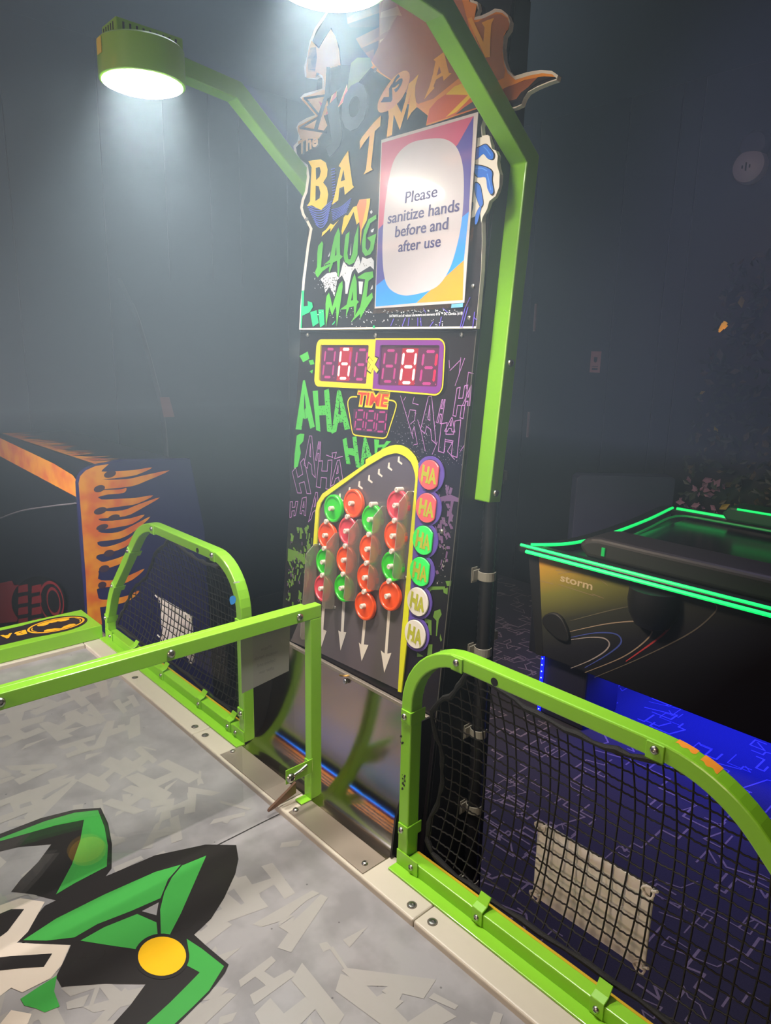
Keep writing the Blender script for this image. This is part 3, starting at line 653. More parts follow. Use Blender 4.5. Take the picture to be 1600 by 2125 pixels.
# ================================================================== STEEL RAMP (two landing plates, one curved sheet)
ramp = empty('steel_ramp', 'polished steel ramp curving from the rail up to the tower', 'ramp', (0, 0.05, 0))
M_mirror = mat('polished_steel', (186, 170, 154), 0.15, 1.0, noise=0.02, nscale=6)
for a, b in ((-0.2326, -0.0190), (0.0100, 0.2133)):
    mb = MB(); mb.box(a, b, -0.0375, 0.030, 0.0003, 0.0016); build('landing_plate', mb, M_steel, ramp, bevel=0.0005, seg=1)
for x, y in ((-0.2248,-0.0128),(0.0148,-0.0256),(0.1988,-0.0205),(-0.030,-0.0256)): screw(ramp, (x, y, 0.0016), (0,0,1), 0.0052)
prof = smooth([(0.012,0.0018),(0.020,0.0019),(0.036,0.0050),(0.053,0.0150),(0.067,0.0325),(0.0785,0.060),(0.0892,0.100),(0.0970,0.145),(0.1060,0.222)], False, 5)
mb = MB(); n = len(prof)
mb.add([(x, y, z) for x in (-0.2325, 0.2133) for y, z in prof], [(i, i+1, n+i+1, n+i) for i in range(n-1)], 0, True)
build('curved_sheet', mb, M_mirror, ramp, fix=False)
for x0, x1 in ((-0.2375,-0.2335),(0.2145,0.2185)):
    YZ = Frame((0,0,0), (0,1,0), (0,0,1), (1,0,0))
    lp = smooth([(0.020,0.002),(0.045,0.002),(0.070,0.016),(0.090,0.050),(0.098,0.10),(0.106,0.20)], False, 5) + [(0.106,0.225),(0.080,0.225),(0.050,0.13),(0.028,0.07)]
    build('side_guard', MB().prism(YZ, lp, x0, x1), M_black, ramp)
build('top_lip', MB().box(-0.2325, 0.2133, 0.0985, 0.1062, 0.2165, 0.2235), M_steel, ramp, bevel=0.001)

M_brass = mat('brass', (178,142,84), 0.3, 0.9)
build('hook', MB().pipe([(0.016,0.0965,0.226),(0.010,0.090,0.2245),(0.002,0.088,0.2235),(-0.004,0.090,0.221)], 0.0017, 8), M_brass, ramp)
build('lock', MB().lathe((0.0, 0.1015, 0.207), (0,-1,0.09), [(0.0052,0),(0.0052,0.003),(0.0045,0.0042),(0.0012,0.0042),(0.001,0.002),(0,0.002)], 16), M_screw, ramp)

# ================================================================== CENTRE DIVIDER
dv = empty('centre_divider', 'lime green frame with clear acrylic panes dividing the playfield', 'divider', (0, 0, 0))
build('top_bar', MB().box(-0.0092, 0.0090, -1.70, 0.0372, 0.3530, 0.3759), M_green, dv, bevel=0.0012)
build('rear_channel', MB().box(-0.0200, -0.0102, -1.70, 0.0139, 0.3530, 0.3752), M_green, dv, bevel=0.001)
build('end_post', MB().box(-0.0092, 0.0090, 0.0139, 0.0372, 0.0018, 0.3529), M_green, dv, bevel=0.0012)
build('acrylic_pane', MB().box(-0.0035, 0.0005, -1.70, -0.0170, 0.058, 0.360), M_clear, dv)
build('lower_pane', MB().box(-0.0075, -0.0045, -1.70, -0.1200, 0.052, 0.35), M_clear, dv)
for y in (-0.0094, -0.2427, -0.4725, -0.7, -0.93): screw(dv, (0.0090, y, 0.3645), (1,0,0), 0.0062, 'bolt')
mb = MB(); mb.box(0.0092, 0.0112, -0.0430, 0.0160, 0.058, 0.086); mb.box(-0.0090, 0.0112, 0.0112, 0.0137, 0.004, 0.080); mb.box(-0.0090, 0.0112, -0.0100, 0.0137, 0.0020, 0.0046)
br = build('bracket', mb, M_green, dv, bevel=0.001)
screw(dv, (0.0112, -0.0335, 0.0685), (1,0,0), 0.0085, 'bolt')
build('hinge_arm', MB().pipe([(0.0120, -0.031, 0.0700), (0.0125, -0.014, 0.074), (0.0118, 0.002, 0.079)], 0.0026, 8), M_screw, dv)
build('spacer', MB().prism(Frame((0,0,0),(0,1,0),(0,0,1),(1,0,0)), [(-0.066,0.0025),(-0.060,0.0025),(-0.006,0.014),(-0.006,0.036),(-0.024,0.026),(-0.064,0.0065)], -0.016, -0.011), mat('bronze_spacer', (112,84,66), 0.4, 0.5), dv)
# notice taped to the far side of the pane
ns = empty('back_of_notice', 'grey back of a laminated notice on the divider pane', 'notice', (-0.0095, -0.066, 0.257))
NT = Frame((-0.0090,0,0), (0,1,0), (0,0,1), (1,0,0))
build('sheet', MB().prism(NT, [(-0.1142,0.250),(-0.0205,0.262),(-0.0165,0.3525),(-0.1142,0.3525)], -0.0012, 0), mat('notice_back_grey', (150,148,144), 0.5), ns)
mb = MB()
for i, s in enumerate(('Please', 'sanitize hands', 'before and', 'after use')):
    text_into(mb, Frame((-0.0090,0,0), (0,-1,0), (0,0,1), (1,0,0)), s, (0.066, 0.318-i*0.0135), 0.006, 0.0002, 0.02)
build('faint_lettering', mb, mat('faint_grey_ink', (132,130,128), 0.6), ns, fix=False)

# ================================================================== SIDE NETS
M_net = mat('black_net_cord', (20, 18, 18), 0.7); M_rope = mat('black_net_rope', (15, 14, 14), 0.8, bump=0.5, nscale=400)
M_worn = mat('worn_yellow_paint', (186, 150, 20), 0.5); 
def inside(p, poly):
    c = False; n = len(poly)
    for i in range(n):
        a, b = poly[i], poly[i-1]
        if (a[1] > p[1]) != (b[1] > p[1]) and p[0] < (b[0]-a[0])*(p[1]-a[1])/(b[1]-a[1])+a[0]: c = not c
    return c
def side_net(s, name, label):
    """s = 1 right of the tower, -1 its mirror image"""
    g = empty(name, label, 'side net', (s*0.6, 0.03, 0.0), 'side nets either side of the tower')
    V = lambda x, y, z: Vector((s*x, y, z))
    cl = rounded([(0.2425,0.0,0.0048),(0.2425,0,0.3885),(0.694,0,0.3885),(0.925,0,0.150),(0.9715,0,0.055),(0.9715,0,0.0048)], [0,0.105,0.16,0.2,0.1,0], 10)
    mb = MB().sweep([V(p.x, 0, p.z) for p in cl], (0,1,0), 0.0212, 0.0200, 0.0450); build('tube_frame', mb, M_green, g, bevel=0.0022)
    def bx(x0, x1, y0, y1, z0, z1): return MB().box(min(s*x0, s*x1), max(s*x0, s*x1), y0, y1, z0, z1)
    build('base_flange', bx(0.2316, 0.9765, 0.0, 0.0205, 0.0005, 0.0040), M_green, g, bevel=0.0008)
    build('base_rail', bx(0.2535, 0.9605, 0.0205, 0.0450, 0.0005, 0.0245), M_green, g, bevel=0.0015)
    build('worn_edge', bx(0.2560, 0.80, 0.0405, 0.0446, 0.0246, 0.0250), M_worn, g)
    for xa, xb in ((0.2320, 0.2790), (0.930, 0.9765)):
        c = build('corner_plate', bx(xa, xb, 0.0178, 0.0202, 0.0040, 0.0300), M_green, g, bevel=0.0006, seg=1)
        sc = screw(g, V((xa+xb)/2+0.010*(1 if xa < .5 else -1), 0.0178, 0.0150), (0,-1,0), 0.0048)
    # base clips: a screwed strap with a tab curling over the net
    for x in (0.3995, 0.5925, 0.760, 0.880) if s > 0 else (0.2985, 0.4290, 0.6215, 0.80):
        mb = MB()
        pr = [(0.0180,0.0050),(0.0202,0.0050),(0.0202,0.0262),(0.0300,0.0300),(0.0390,0.0420),(0.0372,0.0436),(0.0286,0.0322),(0.0180,0.0290)]
        mb.prism(Frame((s*x,0,0),(0,1,0),(0,0,1),(1,0,0)), pr, -0.0095, 0.0095); build('net_clip', mb, M_green, g, bevel=0.0006, seg=1)
        screw(g, V(x, 0.0180, 0.0150), (0,-1,0), 0.0046)
    # clips on the tube: plate, screw, lip turned in under the tube
    for x, z, a in ((0.2425,0.2662,0),(0.2425,0.0690,0),(0.3400,0.3885,1),(0.6280,0.3885,1),(0.780,0.2995,2),(0.902,0.1735,3),(0.968,0.062,4)):
        d = {0:(0,1),1:(1,0),2:(0.695,-0.719),3:(0.66,-0.75),4:(0.30,-0.95)}[a]      # along the tube
        t = Vector((d[0], 0, d[1])); nrm = Vector((-d[1]*1, 0, d[0])); 
        if a == 0: nrm = Vector((-1,0,0))
        inn = -nrm; P = Vector((x, 0.0, z)); L = 0.0105
        c = [P + t*i + inn*j for i, j in ((-L,-0.009),(L,-0.009),(L,0.0125),(-L,0.0125))]
        mb = MB(); f8 = []
        for yy in (0.0176, 0.0200): f8 += [V(q.x, yy, q.z) for q in c]
        mb.add(f8, [(3,2,1,0),(4,5,6,7),(0,1,5,4),(1,2,6,5),(2,3,7,6),(3,0,4,7)])
        c2 = [P + t*i + inn*j for i, j in ((-L,0.0104),(L,0.0104),(L,0.0126),(-L,0.0126))]; f8 = []
        for yy in (0.0176, 0.0500): f8 += [V(q.x, yy, q.z) for q in c2]
        mb.add(f8, [(3,2,1,0),(4,5,6,7),(0,1,5,4),(1,2,6,5),(2,3,7,6),(3,0,4,7)])
        build('net_clip', mb, M_green, g, bevel=0.0008, seg=1)
        q = P - inn*0.001; screw(g, V(q.x, 0.0176, q.z), (0,-1,0), 0.0050)
    build('bolt_hole', MB().lathe(V(0.4055, 0.0196, 0.3850), (0,-1,0), [(0.0058,0),(0.0058,0.0003),(0,0.0003)], 18), M_dark, g)
    # net: bulges away from the players, edge rope pulled in at the clips
    edge = smooth([(0.262,0.268),(0.300,0.315),(0.338,0.362),(0.42,0.336),(0.52,0.326),(0.60,0.340),(0.630,0.360),(0.70,0.322),(0.765,0.285),(0.83,0.205),(0.888,0.160),(0.925,0.10),(0.948,0.055),(0.94,0.032),(0.78,0.026),(0.59,0.028),(0.42,0.024),(0.29,0.028),(0.265,0.066),(0.280,0.13),(0.279,0.20)], True, 5)
    def surf(x, z):
        a = min(1, max(0, (x-0.25)/0.70)); b = min(1, max(0, (z-0.02)/0.36)); k = (4*a*(1-a))**0.55*(4*b*(1-b) if b < 1 else 0)**0.6
        return 0.047 + 0.052*k
    wob = lambda x, z, k: 0.0022*math.sin(x*31+z*23+k*1.7)
    st = 0.0182; mb = MB()
    i = 0; x = 0.2665
    while x < 0.945:
        run = []; z = 0.02
        while z < 0.372:
            xx = x + 0.010*math.sin((z-0.02)/0.34*math.pi)*(1 if x < 0.45 else -0.5 if x > 0.8 else 0.0) + wob(x, z, i)
            p = (xx, z)
            if inside(p, edge): run.append(V(xx, surf(xx, z), z))
            else:
                if len(run) > 2: mb.pipe(run, 0.00125, 5, caps=False)
                run = []
            z += st/2
        if len(run) > 2: mb.pipe(run, 0.00125, 5, caps=False)
        x += st; i += 1
    z = 0.042; j = 0
    while z < 0.43:
        run = []; x = 0.258
        while x < 0.955:
            zz = z - 0.030*math.sin((x-0.25)/0.70*math.pi) + wob(z, x, j) - 0.0009*abs(math.sin((x-0.2665)/st*math.pi))
            if inside((x, zz), edge):
                tw = 0.0004*(1 if int((x-0.25)/(st/4)) % 2 else -1); run.append(V(x, surf(x, zz)+tw*0.6, zz+tw))
            else:
                if len(run) > 2: mb.pipe(run, 0.00125, 5, caps=False)
                run = []
            x += st/4
        if len(run) > 2: mb.pipe(run, 0.00125, 5, caps=False)
        z += st; j += 1
    tag(build('net', mb, M_net, g, fix=False), kind='stuff')
    rp_ = [V(a + 0.0016*math.sin(k*1.9), surf(a, b)-0.001, b + 0.0016*math.cos(k*2.3)) for k, (a, b) in enumerate(edge)]
    build('edge_rope', MB().pipe(rp_, [0.0042+0.0012*math.sin(k*2.1) for k in range(len(rp_))], 7, closed=True), M_rope, g)
    # white card tied behind the net
    cx0, cx1, cz0, cz1 = (0.437, 0.612, 0.030, 0.156) if s > 0 else (0.605, 0.785, 0.030, 0.156)
    yb = max(surf(cx0+(cx1-cx0)*i/6, cz0+(cz1-cz0)*j/6) for i in range(7) for j in range(7)) + 0.0025
    build('target_card', bx(cx0, cx1, yb, yb+0.003, cz0, cz1), mat('white_card', (236,232,224), 0.45), g, bevel=0.0008, seg=1)
    for xx, zz in ((cx0+0.006,cz0+0.006),(cx1-0.006,cz0+0.006),(cx0+0.006,cz1-0.006),(cx1-0.006,cz1-0.006)):
        mb = MB(); pts = [(xx+0.008*math.cos(q), yb-0.004+0.007*math.sin(q*2)*0.3, zz+0.008*math.sin(q)) for q in [2*math.pi*k/10 for k in range(10)]]
        mb.pipe([V(*p) for p in pts], 0.0017, 6, closed=True); mb.pipe([V(xx+0.006, yb-0.006, zz+0.006), V(xx+0.014, yb-0.009, zz+0.012)], 0.002, 6)
        build('cable_tie', mb, M_white, g)
    return g
ntr = side_net(1, 'side_net', 'lime tube frame with black net and white card right of the tower')
ntl = side_net(-1, 'side_net', 'lime tube frame with black net and white card left of the tower')
NF = Frame((0,0.02,0), (1,0,0), (0,0,1), (0,-1,0))
# paint scuffs on the frames (flat wear)
M_orange = mat('orange_scuff', (240, 150, 50), 0.5); M_blue = mat('blue_scuff', (40, 150, 235), 0.5); M_chip = mat('black_chip', (26,28,22), 0.6)
rk = random.Random(4)
chips = []
for x, y, k, sx_, sy_ in ((833,1535,7,4,9),(838,1622,16,3,16)):
    for i in range(k):
        a = (x+rk.uniform(-sx_, sx_), y+rk.uniform(-sy_, sy_)); r = rk.uniform(0.8,2.6)
        chips.append([NF.px(a[0]+r*math.cos(q)*rk.uniform(.5,1), a[1]+1.5*r*math.sin(q)*rk.uniform(.5,1)) for q in [0,1,2,3,4,5]])
tag(prints('paint_chip', NF, chips, M_chip, ntr, 0.0002), kind='stuff')
ts = Vector((0.68,0,-0.73)); tn_ = Vector((0.73,0,0.68))
for nm, u0_, u1_, y0_, y1_, o_ in (('orange_wear', -0.030, 0.000, 0.034, 0.0445, 0), ('orange_wear', 0.006, 0.026, 0.030, 0.0448, 1)):
    cc = [p for p in rounded([(0.2425,0.0,0.0048),(0.2425,0,0.3885),(0.694,0,0.3885),(0.925,0,0.150),(0.9715,0,0.055),(0.9715,0,0.0048)], [0,0.105,0.16,0.2,0.1,0], 10)]
    # follow the outer edge of the bend between x = .655 and .705
    arcp = [p for p in cc if 0.60 < p.x < 0.76]; arcp = smooth([(p.x, p.z) for p in arcp], False, 6)
    seg_ = [q for q in arcp if (0.640 if o_ == 0 else 0.667) < q[0] < (0.664 if o_ == 0 else 0.688)]
    mb = MB(); vs_ = []
    for i, q in enumerate(seg_):
        a = Vector((arcp[min(arcp.index(q)+1, len(arcp)-1)][0]-q[0], 0, arcp[min(arcp.index(q)+1, len(arcp)-1)][1]-q[1])).normalized(); nn = Vector((-a.z,0,a.x)); o = Vector((q[0],0,q[1])) + nn*0.01075
        wv = 0.002*math.sin(i*1.3)
        vs_ += [o+Vector((0,y0_+wv,0)), o+Vector((0,y1_,0))]
    mb.add(vs_, [(2*i,2*i+2,2*i+3,2*i+1) for i in range(len(seg_)-1)]); build(nm, mb, M_orange, ntr, fix=False)
prints('blue_mark', NF, [[NF.px(*q) for q in smooth([(477,1240),(486,1236),(490,1243),(487,1252),(479,1254)], True, 3)]], M_blue, ntl, 0.0003)
prints('worn_line', NF, [[NF.px(*q) for q in ((484,1208),(497,1206),(498,1209),(485,1211))]], mat('pale_wear', (210,226,206), 0.5), ntl, 0.0003)

# ================================================================== TOWER
tower = empty('scoring_tower', 'black scoring tower with graffiti lettering, red digits and disc lanes', 'arcade tower', (0, 0.17, FLOOR_Z))
F = lambda x, y, off=0.0: FACE.px(x, y, off)
def FX(loops, off=0.0): return [[F(p[0], p[1], off) for p in l] for l in loops]
M_face = mat('tower_black_print', (27, 21, 25), 0.24, noise=0.05, nscale=12, spec=0.3)
YZ = Frame((0,0,0), (0,1,0), (0,0,1), (1,0,0))
fy = lambda z: 0.088026 + TN*z
body = MB().prism(YZ, [(fy(-0.03),-0.03),(fy(1.33),1.33),(0.2475,1.33),(0.2475,FLOOR_Z),(0.095,FLOOR_Z),(0.095,-0.03)], -0.2255, 0.2255)
build('body', body, M_face, tower, bevel=0.0012, seg=1)
build('side_skin', MB().prism(YZ, [(fy(-0.02)+0.006,-0.02),(fy(1.30)+0.006,1.30),(0.2465,1.30),(0.2465,-0.78),(0.105,-0.78),(0.105,-0.02)], 0.2256, 0.2268), mat('side_black', (22,20,22), 0.5), tower)
build('edge_strip', MB().prism(FACE, [(0.2235,0.20),(0.2252,0.20),(0.2252,0.845),(0.2235,0.845)], 0.0002, 0.0008), mat('worn_edge_grey', (74,70,60), 0.5), tower)

# --- lane window
M_lane = mat('lane_panel_grey', (98, 88, 90), 0.24, 0.25, noise=0.10, nscale=7)
win_in = [(660,1133),(664.7,1060),(677.6,1031.8),(764.7,968),(802,946),(818.8,941),(833,942),(849.4,951.8),(861,970.6),(866,994),(846,1335),(834,1434),(668,1356),(604,1330),(640,1245)]
lane = FX([win_in])[0]
lp = MB().prism(FACE, lane, 0.0002, 0.0012); build('lane_panel', lp, M_lane, tower)
ring = [(653,1133),(658,1060),(661,1043.5),(672,1024.7),(720,991),(762,962),(762,954),(783,941),(800,930.6),(812,925.5),(823.5,923),(832,923.3),(840,926),(849,931),(857,939),(864,947.5),(868,956.5),(871.8,968),(860,1140),(847,1335),(836,1436),
        (829,1434),(835,1330),(852,1140),(865.5,994),(864.5,984),(861,970.6),(856,959),(849.4,951.8),(842,946),(833,942),(826,940.7),(818.8,941),(802,946),(764.7,968),(720,1001),(677.6,1031.8),(669,1044),(664.7,1060),(660,1133)]
M_ylime = mat('yellow_lime_trim', (206, 206, 24), 0.35)
build('window_trim', MB().prism(FACE, FX([ring])[0], 0.0013, 0.0040), M_ylime, tower)
# chevrons, arrows
ch = []
for i in range(7):
    x = 829.4 - i*20.7*1.0 + (i*i)*0.05; y = 955.5 + i*12.8
    ch.append([(x-1.6,y-8),(x+1.6,y-8.5),(x+1.2,y+1.0),(x+7.2,y+6.0),(x+5.8,y+9.4),(x-3.0,y+2.6)])
M_arrow = mat('cream_marking', (214,204,190), 0.4)
prints('chevron', FACE, FX(ch), M_arrow, tower, 0.0016)
for a, b, hl, hr, tip in (((674,1243),(669.5,1306),(660.5,1305),(679,1309),(667,1346)), ((715,1243),(711.6,1311),(703.5,1308),(720,1312),(708,1349.5)), ((758.8,1281),(753.6,1337),(746,1333),(766,1338),(751.8,1372)), ((809.4,1259),(802.3,1356),(791.8,1349.4),(813.6,1354.5),(798.8,1395.5))):
    w2 = 2.9
    prints('arrow', FACE, FX([[(a[0]-w2,a[1]),(a[0]+w2,a[1]),(b[0]+w2,b[1]),hr,tip,hl,(b[0]-w2,b[1])]]), M_arrow, tower, 0.0016)
# pegs between the discs
M_peg = mat('cream_peg', (200,188,174), 0.5)
LX = (-0.0850, -0.0245, 0.0372, 0.0982)
LZ = ((0.5205,0.4668,0.4152,0.3632), (0.5395,0.4872,0.4330,0.3800), (0.5200,0.4670,0.4150,0.3628), (0.5552,0.5028,0.4500,0.3978))
def vof(z): return z*LN
for c in range(4):
    for k in range(4):
        if k == 0 and c < 2: continue
        z = LZ[c][k] + 0.0265; p = FACE(LX[c], vof(z), 0.0012)
        build('peg', MB().lathe(p, FACE.n, [(0.0048,0),(0.0048,0.0135),(0.0040,0.0145),(0.0012,0.0145),(0.0010,0.0138),(0,0.0138)], 20), M_peg, tower, sharp=22)
# clear fins between the lanes
M_fin = clear_mat('lane_fin_acrylic', (216, 210, 200), 0.12, 0.26)
nt = M_fin.node_tree; dfn = nt.nodes.new('ShaderNodeBsdfDiffuse'); dfn.inputs[0].default_value = C(206,196,180); mx2 = nt.nodes.new('ShaderNodeMixShader'); mx2.inputs[0].default_value = 0.26      # scuffed, a little milky
lk = nt.nodes['Material Output'].inputs['Surface'].links[0].from_socket; nt.links.new(lk, mx2.inputs[1]); nt.links.new(dfn.outputs[0], mx2.inputs[2]); nt.links.new(mx2.outputs[0], nt.nodes['Material Output'].inputs['Surface'])
for u, zt, zb in ((-0.1175,0.4434,0.250),(-0.0570,0.4775,0.330),(0.0030,0.5134,0.3615),(0.0635,0.5483,0.3978),(0.1228,0.5835,0.4327)):
    FU = Frame(FACE(u,0,0), FACE.n, FACE.v, Vector((1,0,0)))
    lpn = [(0.0014,vof(zb)),(0.026,vof(zb)+0.004),(0.030,vof(zb)+0.010),(0.030,vof(zt)-0.018),(0.012,vof(zt)),(0.0014,vof(zt))]
    f_ = build('lane_fin', MB().prism(FU, lpn, -0.0009, 0.0009), M_fin, tower)
    for zz in (zt-0.002, zb+0.004):
        screw(tower, FACE(u+0.0035, vof(zz), 0.0014), FACE.n, 0.0028)
# --- HA lamps
M_purple = mat('purple_plate', (92, 70, 152), 0.35)
bc = [(894.6,984.7),(889.2,1053),(882.4,1120),(876,1184.7),(870.4,1247),(865,1314)]
M_ha = {'pink': mat('pink_lens', (226,84,88), 0.35, emit=0.22), 'green': mat('green_lens', (52,214,84), 0.35, emit=0.22), 'white': mat('cream_lens', (206,198,184), 0.4, emit=0.10)}
M_olive = mat('olive_lettering', (168,168,44), 0.4)
pl = []
cen = [F(*q) for q in bc]
left = [F(*q) for q in ((872,968),(860,1140),(849,1300))]
for k, (cu_, cv_) in enumerate(cen):
    n_ = 28
    pl.append(ellipse(cu_, cv_, 0.0315, 0.0300, n_))
strip_ = [F(*q) for q in ((869,985),(895,985),(890,1053),(883,1120),(877,1185),(871,1247),(866,1325),(850,1318),(858,1140))]
mbp = MB()
for l in pl: mbp.prism(FACE, l, 0.0013, 0.0032)
mbp.prism(FACE, strip_, 0.0013, 0.0031)
build('lamp_plate', mbp, M_purple, tower)
rl = random.Random(8)
for k, (cu_, cv_) in enumerate(cen):
    kind = ('pink','pink','green','green','white','white')[k]
    rx, ry = 0.0243, 0.0240
    lo = [(cu_+0.0010+min(rx*math.cos(a), rx*0.80 if k < 4 else 9), cv_-0.0005+ry*math.sin(a)) for a in [2*math.pi*i/36 for i in range(36)]]
    rim_ = [(cu_+0.0010+(p[0]-cu_-0.001)*1.06, cv_+(p[1]-cv_)*1.06) for p in lo]
    lamp_ = build('laugh_lamp', MB().prism(FACE, lo, 0.0033, 0.0062), M_ha[kind], tower, bevel=0.0007, seg=1)
    prints('lens_gap', FACE, [rim_], mat('gap_violet', (44,32,72), 0.6), lamp_, 0.00335)
    lt = []
    for ch_, q in (('H', [(-0.0165,-0.0125),(-0.0005,-0.0145),(0.0015,0.0125),(-0.0150,0.0145)]), ('A', [(0.0000,-0.0150),(0.0175,-0.0135),(0.0130,0.0105),(0.0040,0.0120)])):
        lt += letter(ch_, [(cu_+0.001+p[0], cv_+p[1]) for p in q], 0.03, rl)
    for d in range(4):
        u_ = cu_ - 0.014 + d*0.0095 + rl.uniform(-.002,.002); lt.append([(u_, cv_-0.011), (u_+0.0022, cv_-0.011), (u_+0.0012, cv_-0.0165-rl.uniform(0,.003))])
    prints('lettering', FACE, lt, M_olive, lamp_, 0.0067)

# --- score display
M_yel = mat('display_yellow', (214, 190, 8), 0.35); M_dpur = mat('display_purple', (116, 42, 130), 0.35); M_win = mat('display_maroon', (78, 28, 62), 0.18, emit=0.10, ecol=(90,20,60))
M_on = mat('segment_lit', (255,215,205), 0.4, emit=1.25, ecol=(255,212,206)); M_off = mat('segment_off_glow', (158,40,112), 0.4, emit=0.22); M_half = mat('segment_red', (240,10,60), 0.4, emit=0.75, ecol=(245,8,62))  # switched-off segments also glow faintly to lift their magenta
M_glow = mat('digit_red_glow', (150,6,34), 0.4, emit=0.10)  # red glow of the lit digits, painted as a patch behind them
def bezel(name, outer, inner, m, rad, n1=0.0042, rin=0.003):
    o = [F(*q) for q in outer]; i_ = [F(*q) for q in inner]
    o = [(p.x, p.y) for p in rounded([(a, b, 0) for a, b in o], rad, 6, True)]; i_ = [(p.x, p.y) for p in rounded([(a, b, 0) for a, b in i_], rin, 4, True)]
    return build(name, MB().holed(FACE, o, [i_], 0.0003, n1), m, disp)
disp = build('score_display', MB().prism(FACE, FX([[(664,712),(920,710),(915,812),(660,798)]])[0], 0.0001, 0.0008), M_win, tower)
bezel('yellow_bezel', ((661,704.5),(782,704.5),(775,808),(655,802)), ((668.8,716),(769,716.5),(763.4,797),(665,791)), M_yel, [0.014,0.0008,0.0008,0.014])
bezel('purple_bezel', ((783.5,706.5),(925.5,706.5),(919,818.5),(776.5,807)), ((792.5,716.5),(916,717),(910.6,802.5),(787,799.7)), M_dpur, [0.0008,0.014,0.014,0.0008])
ol = [F(*q) for q in ((783,704.5),(928,704.5),(921.5,821),(776,808.5))]; ol = [(p.x, p.y) for p in rounded([(a, b, 0) for a, b in ol], [0.0005,0.0155,0.0155,0.0005], 6, True)]
prints('yellow_outline', FACE, ribbon(ol, 0.0026, True), M_yel, disp, 0.0045)
SEG = {'a':((.14,1),(.86,1)),'b':((1,.94),(1,.55)),'c':((1,.45),(1,.06)),'d':((.14,0),(.86,0)),'e':((0,.45),(0,.06)),'f':((0,.94),(0,.55)),'g':((.14,.5),(.86,.5))}
def digit(box, lit, th, parent, on=0, back=False):
    """seven segments in the quad box = (bl, br, tr, tl) pixels"""
    bl, br, tr, tl = [F(*q) for q in box]; mb = MB()
    W_ = lambda s, t: tuple((1-t)*((1-s)*bl[c]+s*br[c]) + t*((1-s)*tl[c]+s*tr[c]) for c in (0,1))
    if back: mb.poly([FACE(*W_(s, t), 0.00095) for s, t in ((-.15,-.08),(1.15,-.08),(1.15,1.08),(-.15,1.08))], 3)
    for k, (p, q) in SEG.items():
        a, b = Vector(W_(*p)), Vector(W_(*q)); d = (b-a); L = d.length; d.normalize(); n = Vector((-d.y, d.x))*th/2; e = th*0.5
        if k in 'adg': a += d*th*0.15; b -= d*th*0.15
        loop = [a, a+d*e+n, b-d*e+n, b, b-d*e-n, a+d*e-n][::-1]
        mb.poly([FACE(v.x, v.y, 0.0011) for v in loop], (1 if on == 0 else 2) if k in lit else 0)
    dp = W_(1.18, -0.02); mb.poly([FACE(dp[0]+0.0012*math.cos(a), dp[1]+0.0012*math.sin(a), 0.0011) for a in [2*math.pi*i/8 for i in range(8)]], 0)
    return build('digit', mb, [M_off, M_on, M_half, M_glow], parent, fix=False)
def dq(x0, x1, y0, y1, sl): return ((x0, y1), (x1-sl, y1+0.3), (x1, y0+0.3), (x0+sl, y0))
digit(dq(670.5,697,724.5,782.5,6.5), '', 0.0046, disp); digit(dq(702.5,729.5,724.8,785.0,6.5), 'acdefg', 0.0050, disp, 0, True); digit(dq(736,764,726,787,6.5), '', 0.0046, disp)
digit(dq(793.5,824.5,727.5,791.5,7), '', 0.0046, disp); digit(dq(831.5,865,728,794,8), 'abcdefg', 0.0050, disp, 0, True); digit(dq(872.5,908.5,729.5,796,8.5), 'bc', 0.0048, disp, 1)
xq = [(767,768.5),(774,774),(778,764),(785.5,774.5),(790,768),(782,757),(788.5,744.5),(782.5,741.5),(777.6,750.5),(771,741.5),(767.5,748.5),(773.5,757.5)]
prints('cross_outline', FACE, FX([[(x+(x-778)*0.22, y+(y-757.5)*0.14) for x, y in xq]]), M_face, disp, 0.0046)  # dark printed outline around the cross
prints('multiply_cross', FACE, FX([xq]), mat('cross_yellow', (214,206,40), 0.4), disp, 0.0049)
# --- time display
td = build('time_display', MB().prism(FACE, FX([[(734.5,848),(806,851),(800,900),(732,893)]])[0], 0.0001, 0.0007), mat('time_maroon', (60,26,50), 0.2, emit=0.05, ecol=(80,20,60)), tower)
fr_ = smooth([(742,823.5),(732,823.5),(726,827),(722.5,838),(727,866),(731.5,894),(736,902),(748,904.5),(790,909),(799,908.5),(804,904),(812,880),(822.5,846),(822,836),(816,831.5),(806,830.5)], False, 4)
prints('time_outline', FACE, ribbon([F(*q) for q in fr_], 0.0024), M_yel, td, 0.0009)
for x0, x1, y0, y1 in ((737,757.5,851,890.5),(759,780,853,892.5),(781,803.5,855,895.5)): digit(dq(x0,x1,y0,y1,4), '', 0.0030, td)
mb = MB(); c = F(774,829); a0 = F(741.5,829)[0]; a1 = F(806,829)[0]
text_into(mb, FACE, 'TIME', (c[0], c[1]), 0.0250, 0.0012, 0.09, wfit=(a1-a0)*1.05, shear=0.12); build('time_halo', mb, M_yel, td, fix=False)
mb = MB(); text_into(mb, FACE, 'TIME', (c[0], c[1]), 0.0215, 0.0016, 0.025, wfit=(a1-a0)*0.99, shear=0.12); build('time_lettering', mb, mat('time_red', (214,46,18), 0.4), td, fix=False)

